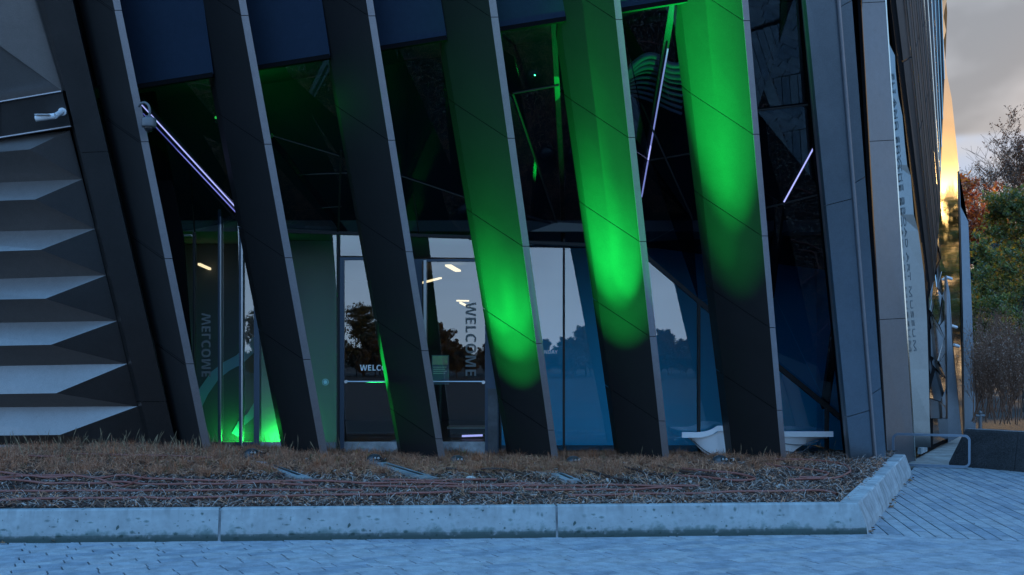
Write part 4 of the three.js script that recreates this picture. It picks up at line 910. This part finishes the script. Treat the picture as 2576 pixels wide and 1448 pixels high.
{
  // mulch: bark chips and bleached straw lying flat
  const chip = new THREE.BoxGeometry(0.038, 0.007, 0.013);
  tag(scatter('mulch', chip, mat(1, 1, 1, 0.95), 26000, (x, z, o, c) => {
    if (rnd() < grassy(x, z) * 0.5) return false;
    o.position.set(x, bedY(x, z) + rr(0.002, 0.022), z); o.rotation.set(rr(-0.5, 0.5), rr(0, 6.3), rr(-0.45, 0.45)); const s = rr(0.5, 1.35); o.scale.set(s, s, s * rr(0.6, 1.5));
    const k = rnd(); if (k < 0.10) c.setRGB(0.36, 0.30, 0.27); else if (k < 0.45) c.setRGB(0.13, 0.075, 0.055); else c.setRGB(0.06, 0.032, 0.024);
    return true;
  }), 'dark bark mulch flecked with bleached chips covering the planting bed', 'mulch', null, 'stuff');
  const straw = new THREE.BufferGeometry();
  { const P = [], I = []; for (let k = 0; k <= 3; k++) { const u = k / 3; P.push(-0.05 + 0.1 * u, Math.sin(u * 3) * 0.014, -0.0022, -0.05 + 0.1 * u, Math.sin(u * 3) * 0.014, 0.0022); } for (let k = 0; k < 3; k++) { const a = k * 2; I.push(a, a + 1, a + 3, a, a + 3, a + 2); } straw.setAttribute('position', new THREE.Float32BufferAttribute(P, 3)); straw.setIndex(I); straw.computeVertexNormals(); }
  tag(scatter('straw', straw, mat(1, 1, 1, 0.9, { side: THREE.DoubleSide }), 26000, (x, z, o, c) => {
    const g = grassy(x, z); if (rnd() > 0.3 + g * 0.3) return false;
    o.position.set(x, bedY(x, z) + rr(0.012, 0.045), z); o.rotation.set(rr(-0.6, 0.6), rr(0, 6.3), rr(-0.5, 0.5)); const s = rr(0.5, 1.3); o.scale.set(s, s, s);
    const k = rnd(), b = rr(0.6, 1.25); if (g > 0.4 || k < 0.35) c.setRGB(0.46 * b, 0.21 * b, 0.115 * b); else c.setRGB(0.30 * b, 0.24 * b, 0.21 * b);
    return true;
  }), 'fallen straw of bleached grass strewn over the mulch', 'straw', null, 'stuff');
  // dry grass tufts
  const tuft = (() => {
    const P = [], I = []; let s = 5; const q = () => { s = (s * 16807) % 2147483647; return s / 2147483647; };
    for (let b = 0; b < 14; b++) {
      const a = q() * 6.28, r = q() * 0.03, hgt = 0.05 + q() * 0.07, bend = 0.02 + q() * 0.06, w = 0.0022, base = P.length / 3, px = Math.cos(a) * r, pz = Math.sin(a) * r, ta = a + (q() - 0.5) * 2;
      for (let k = 0; k <= 3; k++) { const u = k / 3, ox = px + Math.cos(ta) * bend * u * u, oz = pz + Math.sin(ta) * bend * u * u, y = hgt * (u - 0.25 * u * u * bend * 8), ww = w * (1 - u * 0.75); P.push(ox - Math.sin(ta) * ww, y, oz + Math.cos(ta) * ww, ox + Math.sin(ta) * ww, y, oz - Math.cos(ta) * ww); }
      for (let k = 0; k < 3; k++) { const i = base + k * 2; I.push(i, i + 1, i + 3, i, i + 3, i + 2); }
    }
    const g = new THREE.BufferGeometry(); g.setAttribute('position', new THREE.Float32BufferAttribute(P, 3)); g.setIndex(I); g.computeVertexNormals(); return g;
  })();
  tag(scatter('dry_grass', tuft, mat(1, 1, 1, 0.9, { side: THREE.DoubleSide, transmission: 0.25, thickness: 0 }), 7500, (x, z, o, c) => {
    const g = grassy(x, z), front = 0.02 * smooth(0.1, 0.3, fbm(x * 2.2, z * 2.2, 6, 2)) + 0.006; const cl = smooth(-0.22, 0.25, fbm(x * 3.2, z * 3.2, 8, 3)); if (rnd() > Math.max(g * g * (0.12 + 0.88 * cl), front)) return false;
    o.position.set(x, bedY(x, z) - 0.005, z); o.rotation.set(rr(-0.25, 0.25), rr(0, 6.3), rr(-0.25, 0.25)); const s = rr(0.5, 1.1) * (g > 0.5 ? 0.75 + 0.55 * cl : 0.75); o.scale.set(s, s * rr(0.7, 1.2), s);
    const b = rr(0.55, 1.3), k = rnd(); if (k < 0.14) c.setRGB(0.46 * b, 0.15 * b, 0.05 * b); else if (k < 0.16) c.setRGB(0.09, 0.13, 0.05); else c.setRGB(0.46 * b, 0.20 * b, 0.105 * b);
    return true;
  }), 'dry brown grass growing along the back of the planting bed', 'grass', null, 'stuff');
  // taller seed stalks against the louvers
  const stalk = (() => { const P = [], I = []; for (let k = 0; k <= 5; k++) { const u = k / 5, w = k === 4 ? 0.004 : k === 5 ? 0.001 : 0.0015; P.push(0.05 * u * u - w, 0.26 * u, 0, 0.05 * u * u + w, 0.26 * u, 0); } for (let k = 0; k < 5; k++) { const i = k * 2; I.push(i, i + 1, i + 3, i, i + 3, i + 2); } const g = new THREE.BufferGeometry(); g.setAttribute('position', new THREE.Float32BufferAttribute(P, 3)); g.setIndex(I); g.computeVertexNormals(); return g; })();
  tag(scatter('seed_stalks', stalk, mat(1, 1, 1, 0.9, { side: THREE.DoubleSide }), 420, (x, z, o, c) => {
    const px = ppx(x, z), py = ppy(bedY(x, z), z); if (py > 1175 || rnd() > 0.05 + smooth(1000, 300, px)) return false;
    o.position.set(x, bedY(x, z), z); o.rotation.set(rr(-0.3, 0.3), rr(-0.8, 0.8) + (rnd() < 0.5 ? Math.PI : 0), rr(-0.3, 0.3)); const s = rr(0.4, 1.0); o.scale.set(s, s, s);
    const b = rr(0.6, 1.1); c.setRGB(0.26 * b, 0.19 * b, 0.11 * b); return true;
  }), 'thin dry seed stalks standing above the grass before the louvers', 'grass', null, 'stuff');
}
// ---- fallen leaves
{
  const leafG = (() => { const s = new THREE.Shape(); s.moveTo(0, -0.03); s.quadraticCurveTo(0.028, -0.01, 0.012, 0.012); s.lineTo(0.018, 0.03); s.lineTo(0, 0.022); s.lineTo(-0.016, 0.034); s.lineTo(-0.012, 0.01); s.quadraticCurveTo(-0.028, -0.012, 0, -0.03); const g = new THREE.ShapeGeometry(s, 3); g.rotateX(-Math.PI / 2); const p = g.attributes.position; for (let i = 0; i < p.count; i++) p.setY(i, 0.35 * Math.abs(p.getX(i)) + p.getZ(i) * p.getZ(i) * 6); g.computeVertexNormals(); return g; })();
  const im = new THREE.InstancedMesh(leafG, mat(1, 1, 1, 0.8, { side: THREE.DoubleSide }), 150), o = new THREE.Object3D(), c = new THREE.Color();
  let n = 0;
  const put = (p, s) => { o.position.copy(p); o.rotation.set(rr(-0.5, 0.5), rr(0, 6.3), rr(-0.5, 0.5)); o.scale.setScalar(s); o.updateMatrix(); im.setMatrixAt(n, o.matrix); const k = rnd(); k < 0.5 ? c.setRGB(0.16, 0.075, 0.03) : k < 0.8 ? c.setRGB(0.09, 0.045, 0.025) : c.setRGB(0.3, 0.15, 0.05); im.setColorAt(n, c); n++; };
  for (let i = 0; i < 85; i++) { const u = Math.pow(rnd(), 1.3), p = onGround(2292 + u * 56 + rr(-6, 6), 1160 - u * 42 + rr(-4, 6)); p.y = 0.01 + rnd() * 0.10 * (1 - u); put(p, rr(1.2, 2.2)); }
  for (let i = 0; i < 30; i++) { const p = WC.clone().lerp(WFAR, rnd()); p.x += rr(0.005, 0.06); p.y = 0.012; put(p, rr(0.5, 1)); }
  for (const [x, y, s] of [[133, 1366, 1.3], [148, 1365, 1.3], [6, 1371, 0.9], [352, 1361, 0.6], [468, 1360, 0.6], [557, 1359, 0.7], [856, 1355, 0.8], [2250, 1296, 0.7], [2185, 1350, 0.8], [2451, 1322, 0.6], [2310, 1290, 0.5]]) { const p = onGround(x, y); p.y = 0.012; put(p, s); }
  im.count = n; im.name = 'fallen_leaves'; im.castShadow = true; scene.add(tag(im, 'brown fallen leaves gathered along wall foot and at the walkway corner', 'leaves', null, 'stuff'));
}

// ------------------------------------------------------------------ bike rail and granite wall
{
  const t = thing('bike_rail', 'low rounded steel rail loop standing beyond the end of the planter', 'rail');
  const a = onGround(2248, 1173.5), b = onGround(2440, 1180.5); a.y = b.y = 0;
  const ux = b.clone().sub(a).normalize(), L = a.distanceTo(b), H = 0.445, r = 0.07, pts = [];
  const P = (s, y) => a.clone().addScaledVector(ux, s).add(V(0, y, 0));
  const arc = (cx, cy, a0) => { for (let k = 0; k <= 6; k++) { const an = a0 + k / 6 * Math.PI / 2; pts.push([cx + r * Math.cos(an), cy + r * Math.sin(an)]); } };
  arc(L - r, H - r, 0); arc(r, H - r, Math.PI / 2); arc(r, r + 0.015, Math.PI); arc(L - r, r + 0.015, Math.PI * 1.5); pts.push(pts[0]);
  const nrm = V(-ux.z, 0, ux.x), W = 0.045, T = 0.03, tr = [];
  const ring = (i) => { const n = pts.length - 1, p0 = pts[(i - 1 + n) % n], p1 = pts[(i + 1) % n], dx = p1[0] - p0[0], dy = p1[1] - p0[1], l = Math.hypot(dx, dy), nx = -dy / l, ny = dx / l, [s, y] = pts[i % n]; return [[-1, -1], [1, -1], [1, 1], [-1, 1]].map(([e, f]) => P(s + nx * e * T / 2, y + 0.012 + ny * e * T / 2).addScaledVector(nrm, f * W / 2)); };
  const runs = { top_bar: [6, 7], leg: [13, 14], bottom_bar: [20, 21] };
  for (let i = 0; i < pts.length - 1; i++) { const A = ring(i), B = ring(i + 1); for (let k = 0; k < 4; k++) { const j = (k + 1) % 4; tr.push(A[k], A[j], B[j], A[k], B[j], B[k]); } }
  part(t, 'rail_tube', fromTris(tr, 1), M.galv);
}
{
  const t = thing('granite_wall', 'dark granite seat wall with slanted end holding back the shrubs', 'wall');
  const bl = onGround(2386, 1172.5), br = onGround(2576, 1189), ux = br.clone().sub(bl).normalize(), back = V(ux.z, 0, -ux.x); if (back.z > 0) back.negate();
  const P = (s, y, q) => bl.clone().addScaledVector(ux, s).addScaledVector(back, q).add(V(0, y, 0));
  const sec = (s, sl) => [P(s, -0.02, 0.02), P(s, 0.045, 0.02), P(s + sl * 0.2, 0.5, 0.10), P(s + sl * 0.205, 0.53, 0.115), P(s + sl * 0.22, 0.53, 0.42), P(s, -0.02, 0.42)];
  part(t, 'stone_block', loft(sec(0, 1), sec(1.04, 0)), M.granite);
  part(t, 'stone_block', loft(sec(1.048, 0), sec(2.9, 0)), M.granite);
  part(t, 'stone_block', loft(sec(2.908, 0), sec(6, 0)), M.granite);
  for (const [a, b, s] of [[0.222, 1.04, 1], [1.048, 2.9, 0], [2.908, 6, 0]]) part(t, 'coping_edge', loft([P(a, 0.531, 0.112), P(a, 0.536, 0.116), P(a, 0.536, 0.19), P(a, 0.531, 0.19)], [P(b, 0.531, 0.112), P(b, 0.536, 0.116), P(b, 0.536, 0.19), P(b, 0.531, 0.19)]), M.graniteTop);
  // soil behind the wall
  const s0 = P(0.25, 0.44, 0.41), s1 = P(9, 0.44, 0.41), s2 = P(20, 0.5, 26), s3 = P(2.6, 0.5, 26);
  struct('shrub_bed', plate([s0, s1, s2, s3], 0.4, 0.5, V(0, -1, 0)), M.soil);
}

// ------------------------------------------------------------------ trees
function leafy(list, n, size, spread, cols, filter) {   // n leaf faces round each tip
  const P = [], Cc = [], N = [], U = [];
  for (const [p, r] of list) for (let i = 0; i < n; i++) {
    const d = V(rr(-1, 1), rr(-1, 1), rr(-1, 1)); if (d.lengthSq() > 1) { i--; continue; }
    const c = p.clone().addScaledVector(d, r * spread); if (filter && !filter(c)) continue;
    const a = V(rr(-1, 1), rr(-1, 1), rr(-1, 1)).normalize(), b = V(0, 0, 0).crossVectors(a, V(rr(-1, 1), rr(-1, 1), rr(-1, 1))).normalize(), s = size * rr(0.55, 1.25);
    const q = [c.clone().addScaledVector(a, -s), c.clone().addScaledVector(b, s * 0.5), c.clone().addScaledVector(a, s), c.clone().addScaledVector(b, -s * 0.5)];
    const col = cols[Math.floor(rnd() * cols.length)], k = rr(0.6, 1.35), nn = V(0, 0, 0).crossVectors(b, a);
    for (const j of [0, 1, 2, 0, 2, 3]) { P.push(q[j].x, q[j].y, q[j].z); Cc.push(col[0] * k, col[1] * k, col[2] * k); N.push(nn.x, nn.y, nn.z); U.push(0, 0); }
  }
  const g = new THREE.BufferGeometry();
  g.setAttribute('position', new THREE.Float32BufferAttribute(P, 3)); g.setAttribute('normal', new THREE.Float32BufferAttribute(N, 3)); g.setAttribute('uv', new THREE.Float32BufferAttribute(U, 2)); g.setAttribute('color', new THREE.Float32BufferAttribute(Cc, 3));
  return g;
}
function skeleton(h, o) {       // branch segments from the foot at the origin
  const segs = [], tips = [];
  const grow = (p, d, len, r, lv) => {
    const n = lv === 0 ? (o.n0 ?? 6) : 4; let q = p.clone(), dir = d.clone(), rad = r;
    for (let i = 0; i < n; i++) {
      dir.add(V(rr(-1, 1), rr(-0.6, 1), rr(-1, 1)).multiplyScalar(o.wander)).normalize();
      const e = q.clone().addScaledVector(dir, len / n), r2 = Math.max(o.rmin, rad * (1 - 0.75 / n));
      segs.push([q, e, rad, r2]); q = e; rad = r2;
      if (lv < o.levels && (lv > 0 || i >= o.first)) for (let k = 0; k < o.kids; k++) {
        if (lv > 0 && rnd() < 0.25) continue;
        const a = rr(0, 6.28), side = V(Math.cos(a), rr(o.up0, o.up1), Math.sin(a)).normalize();
        grow(q, dir.clone().multiplyScalar(0.45).add(side).normalize(), len * rr(0.42, 0.66) * (lv === 0 ? o.spread * (1 - 0.45 * Math.max(0, i - o.first) / n) : 1), rad * 0.55, lv + 1);
      }
      if (lv >= o.levels - 1 && i > 0) tips.push([q.clone(), len]);
    }
  };
  grow(V(0, 0, 0), V(rr(-0.05, 0.05), 1, rr(-0.05, 0.05)).normalize(), h * (o.trunk ?? 0.8), o.r, 0);
  return { segs, tips };
}
function limbGeo(segs, min = 0) {
  const gs = [];
  for (const [p, q, a, b] of segs) { if (a < min) continue; const l = p.distanceTo(q); if (l < 1e-4) continue; const g = new THREE.CylinderGeometry(b, a, l * 1.04, a > 0.05 ? 8 : a > 0.015 ? 5 : 3, 1, true); g.translate(0, l / 2, 0); g.applyQuaternion(new THREE.Quaternion().setFromUnitVectors(V(0, 1, 0), q.clone().sub(p).normalize())); g.translate(p.x, p.y, p.z); gs.push(g); }
  return join(gs);
}
function tree(name, pos, h, o, label, group) {
  const t = thing(name, label, 'tree', group, pos), k = skeleton(h, o);
  part(t, 'trunk', limbGeo(k.segs.slice(0, 6)), o.bark || M.bark); part(t, 'limbs', limbGeo(k.segs.slice(6)), o.bark || M.bark);
  if (o.leaves) part(t, 'crown', leafy(k.tips, o.leaves, o.leaf, o.puff, o.cols, o.filter), o.lm);
  return t;
}
const lmO = leafMat(1, 1, 1), lmT = leafMat(1, 1, 1); lmT.transmission = 0.6;
const oak = { levels: 3, kids: 2, first: 2, wander: 0.14, r: 0.16, rmin: 0.006, spread: 0.62, up0: 0.0, up1: 0.8, leaves: 12, leaf: 0.10, puff: 0.32, lm: lmT, cols: [[0.66, 0.17, 0.015], [0.52, 0.12, 0.015], [0.74, 0.25, 0.02], [0.34, 0.08, 0.015]] };
const green = { levels: 3, kids: 2, first: 1, wander: 0.12, r: 0.07, rmin: 0.005, spread: 0.62, up0: -0.1, up1: 0.7, leaves: 13, leaf: 0.055, puff: 0.34, lm: lmT, bark: M.barkPale, cols: [[0.17, 0.24, 0.045], [0.23, 0.30, 0.06], [0.10, 0.16, 0.04], [0.32, 0.31, 0.05], [0.42, 0.28, 0.035]] };
const bare = { levels: 4, kids: 2, first: 2, wander: 0.12, r: 0.13, rmin: 0.007, spread: 0.75, up0: 0.2, up1: 1.2, leaves: 1, leaf: 0.055, puff: 0.2, lm: lmO, cols: [[0.16, 0.06, 0.02], [0.22, 0.09, 0.03]] };
const ever = { levels: 2, kids: 5, first: 0, wander: 0.05, r: 0.12, rmin: 0.006, spread: 0.62, up0: -0.2, up1: 0.25, leaves: 22, leaf: 0.06, puff: 0.36, lm: lmO, cols: [[0.03, 0.06, 0.035], [0.045, 0.08, 0.04], [0.03, 0.07, 0.045]] };
const foot = (px, d) => V((px - CX) * d / F, 0.3, -d);
tree('oak_tree', foot(2450, 44), 7.7, oak, 'autumn oak with orange leaves rising behind the museum corner');
tree('bare_tree', foot(2530, 60), 10.6, bare, 'tall bare tree with few brown leaves against the sunset sky');
tree('bare_tree', foot(2586, 56), 10.4, { ...bare, leaves: 3 }, 'bare tree with scattered rusty leaves at the frame edge');
tree('bare_tree', foot(2462, 66), 10.8, { ...bare, leaves: 0 }, 'leafless grey tree just clear of the museum corner');
tree('pine_tree', foot(2470, 38), 5.3, ever, 'dark evergreen below the orange oak');
tree('young_tree', foot(2578, 28), 5.7, green, 'leafy green tree standing behind the granite wall');
tree('young_tree', foot(2530, 33), 4.6, green, 'green tree half hidden behind the leafy one nearer the wall');
tree('pine_tree', foot(2560, 46), 6.0, ever, 'dark evergreen behind the green trees');
// the wood goes on to the right and behind
{
  const k1 = skeleton(10, { ...oak, leaves: 0 }), woods = new THREE.Group(); woods.name = 'far_woods'; scene.add(woods); tag(woods, 'dark far wood that closes the view beyond the plaza', 'woods', null, 'stuff');
  const dark = leafy(k1.tips, 14, 0.17, 0.5, [[0.06, 0.05, 0.025], [0.04, 0.045, 0.025], [0.09, 0.05, 0.02]]), li = limbGeo(k1.segs, 0.012);
  const spots = [];
  for (let i = 0; i < 26; i++) { const a = 0.30 + i * 0.03, d = rr(62, 85); spots.push([Math.sin(a) * d + rr(-2, 2), -Math.cos(a) * d, rr(0.45, 0.62)]); }
  for (let i = 0; i < 26; i++) { const a = 0.515 + i * 0.02, d = rr(42, 58); spots.push([Math.sin(a) * d, -Math.cos(a) * d, rr(0.62, 0.78)]); }
  const imL = new THREE.InstancedMesh(dark, lmO, spots.length), imB = new THREE.InstancedMesh(li, M.bark, spots.length), o = new THREE.Object3D();
  spots.forEach(([x, z, s], i) => { o.position.set(x, 0, z); o.rotation.y = i * 2.1; o.scale.setScalar(s); o.updateMatrix(); imL.setMatrixAt(i, o.matrix); imB.setMatrixAt(i, o.matrix); });
  for (const im of [imL, imB]) { im.castShadow = true; im.name = im === imL ? 'foliage' : 'trunks'; woods.add(im); }
  // trees across the plaza, seen only as reflections in the glass
  const kp = skeleton(13, { ...ever, n0: 14, kids: 3, r: 0.25, wander: 0.08, spread: 0.42, up0: -0.15, up1: 0.3, first: 4 }), pineL = leafy(kp.tips, 8, 0.17, 0.30, [[0.04, 0.06, 0.035], [0.06, 0.07, 0.035]]), pineB = limbGeo(kp.segs, 0.01);
  const pine = [], broad = [];
  for (let i = 0; i < 7; i++) pine.push([-42 + i * 4.6 + rr(-1, 1), rr(70, 92), rr(0.85, 1.15)]);
  for (let i = 0; i < 34; i++) broad.push([-14 + i * 2.0 + rr(-1, 1), rr(85, 110), rr(0.42, 0.78)]);
  for (let i = 0; i < 12; i++) broad.push([-60 - i * 4 + rr(-1, 1), rr(60, 90), rr(0.7, 1)]);
  for (let i = 0; i < 100; i++) broad.push([-50 + i * 1.05 + rr(-0.6, 0.6), rr(70, 100), rr(0.3, 0.52)]);
  const back = new THREE.Group(); back.name = 'plaza_trees'; scene.add(back); tag(back, 'line of pines and bare trees across the plaza reflected in the glass', 'treeline', null, 'stuff');
  const put = (geo, m, list, n) => { const im = new THREE.InstancedMesh(geo, m, list.length); list.forEach(([x, z, s], i) => { o.position.set(x, -3.2 * s, z); o.rotation.y = i * 1.7; o.scale.setScalar(s); o.updateMatrix(); im.setMatrixAt(i, o.matrix); }); im.name = n; im.castShadow = true; back.add(im); };
  put(pineL, lmO, pine, 'pine_foliage'); put(pineB, M.bark, pine, 'pine_trunks'); put(dark, lmO, broad, 'broadleaf_foliage'); put(li, M.bark, broad, 'broadleaf_trunks');
}
// twiggy shrubs behind the granite wall
{
  const so = { levels: 2, kids: 2, first: 1, wander: 0.12, r: 0.012, rmin: 0.003, spread: 0.7, up0: 1.0, up1: 3.0, trunk: 1.0 };
  [[2472, 21, 1.15, 'nearest the museum corner, beside the standpipe'], [2500, 22.5, 1.35, 'second from the museum corner'], [2530, 20.5, 1.25, 'in the middle of the front row'], [2562, 21.5, 1.4, 'near the frame edge in the front row'], [2590, 20, 1.3, 'cut by the right frame edge'], [2485, 25, 1.5, 'tall, in the rear row by the museum corner'], [2520, 25.5, 1.7, 'tall, middle of the rear row'], [2555, 25, 1.7, 'tall, rear row by the frame edge']].forEach(([px, d, h, w], i) => {
    const p = V((px - CX) * d / F, 0.42, -d), t = thing('twiggy_shrub', 'twiggy brown shrub behind granite wall, ' + w, 'shrub', 'twiggy shrubs behind the granite wall', p);
    const segs = [], tips = [];
    for (let k = 0; k < 7; k++) { const s = skeleton(h * rr(0.7, 1.05), so), q = new THREE.Quaternion().setFromEuler(new THREE.Euler(rr(-0.3, 0.3), rr(0, 6), rr(-0.3, 0.3))), off = V(rr(-0.3, 0.3), 0, rr(-0.3, 0.3)); for (const [a, b, r1, r2] of s.segs) segs.push([a.clone().applyQuaternion(q).add(off), b.clone().applyQuaternion(q).add(off), r1, r2]); for (const [a, l] of s.tips) tips.push([a.clone().applyQuaternion(q).add(off), 0.12]); }
    part(t, 'twigs', limbGeo(segs), mat(0.24, 0.12, 0.075, 0.95)); part(t, 'seed_heads', leafy(tips, 1, 0.02, 1, [[0.36, 0.19, 0.12], [0.24, 0.13, 0.08], [0.45, 0.30, 0.22]]), lmO);
  });
  // standpipe between wall and shrubs
  const t = thing('standpipe', 'small metal standpipe with valves behind the granite wall end', 'standpipe', null, V((2467 - CX) * 19 / F, 0.42, -19));
  const c = new THREE.CylinderGeometry(0.025, 0.028, 0.24, 12); c.translate(0, 0.12, 0); part(t, 'pipe', c, M.camGrey);
  const d = new THREE.CylinderGeometry(0.022, 0.022, 0.14, 12); d.rotateZ(Math.PI / 2); d.translate(0, 0.2, 0); part(t, 'valve', d, M.camGrey);
  const e = new THREE.SphereGeometry(0.032, 12, 8); e.translate(0, 0.25, 0); part(t, 'cap', e, M.camGrey);
}

renderer.render(scene, camera);
